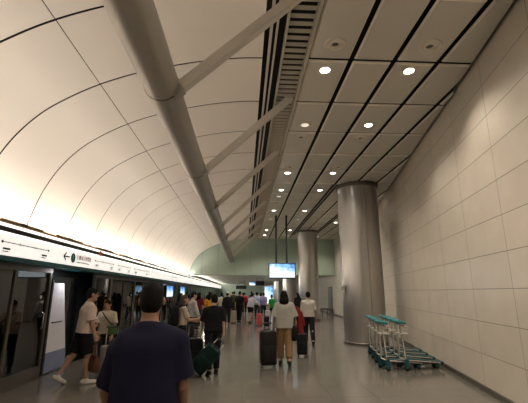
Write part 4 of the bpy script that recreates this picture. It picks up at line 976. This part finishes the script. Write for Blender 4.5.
# ------------------------------------------------------------------ light
def area(name, loc, rot, sx, sy, power, col):
    l = bpy.data.lights.new(name, 'AREA'); l.shape = 'RECTANGLE'; l.size = sx; l.size_y = sy; l.energy = power; l.color = col
    o = bpy.data.objects.new(name, l); COL.objects.link(o); o.location = loc; o.rotation_euler = rot; return o
# fluorescent line in the cove on top of the sign fascia, washing the vault
cy = Y0 + 0.2
while cy < Y1:
    area('cove_lamp', (-3.775, cy + 1.4, 2.675), (0, rad(180 + 40), 0), 0.07, 2.75, 52, (1.0, 0.92, 0.83)); cy += 2.86
while cy < YF - 3:
    area('cove_lamp', (XS + 0.1, cy + 1.4, 2.66), (0, rad(-100), 0), 0.06, 2.75, 60, (1.0, 0.93, 0.82)); cy += 5.7  # added past the vault, in front of the fascia, to brighten the low ceiling
def spot(x, y, z, e, ang=130):
    l = bpy.data.lights.new('downlight_lamp', 'SPOT'); l.energy = e; l.spot_size = rad(ang); l.spot_blend = 0.6; l.shadow_soft_size = 0.08; l.color = (1.0, 0.89, 0.75)
    o = bpy.data.objects.new('downlight_lamp', l); COL.objects.link(o); o.location = (x, y, z)
for x, y in LIT: spot(x, y, ZC - 0.03, 150)
for x, y in ((1.36, 0.0), (2.4, 0.2), (1.36, -2.9), (1.36, 2.6), (2.7, 2.6)): spot(x, y, ZC - 0.03, 120)
for y in (30, 34, 38, 43, 48, 54):
    for x in (0.2, 3.0): spot(x, y, ZL - 0.01, 130, 150)

area('leaf_fill_light', (-3.80, 8.85, 2.10), (0, rad(32), 0), 0.06, 0.55, 5, (0.95, 0.95, 1.0))  # added fill without a fixture, tilted to brighten the white leaf
w = bpy.data.worlds.new('world'); S.world = w; w.use_nodes = True
w.node_tree.nodes['Background'].inputs[0].default_value = (0.9, 0.8, 0.65, 1); w.node_tree.nodes['Background'].inputs[1].default_value = 0.02

# ------------------------------------------------------------------ camera
cam = bpy.data.cameras.new('camera'); co = bpy.data.objects.new('camera', cam); COL.objects.link(co)
cam.sensor_width = 36.0; cam.lens = 36.0 * 370.0 / 528.0; cam.clip_start = 0.05; cam.clip_end = 200
co.location = (0, 0, 1.65); co.rotation_euler = (rad(90 + 13.744), 0, rad(-3.006))
S.camera = co
S.view_settings.view_transform = 'Standard'; S.view_settings.look = 'None'; S.view_settings.gamma = 1.0; S.view_settings.exposure = 0.22
S.cycles.max_bounces = 8; S.cycles.diffuse_bounces = 5; S.cycles.glossy_bounces = 4; S.cycles.transparent_max_bounces = 12
S.cycles.use_denoising = True
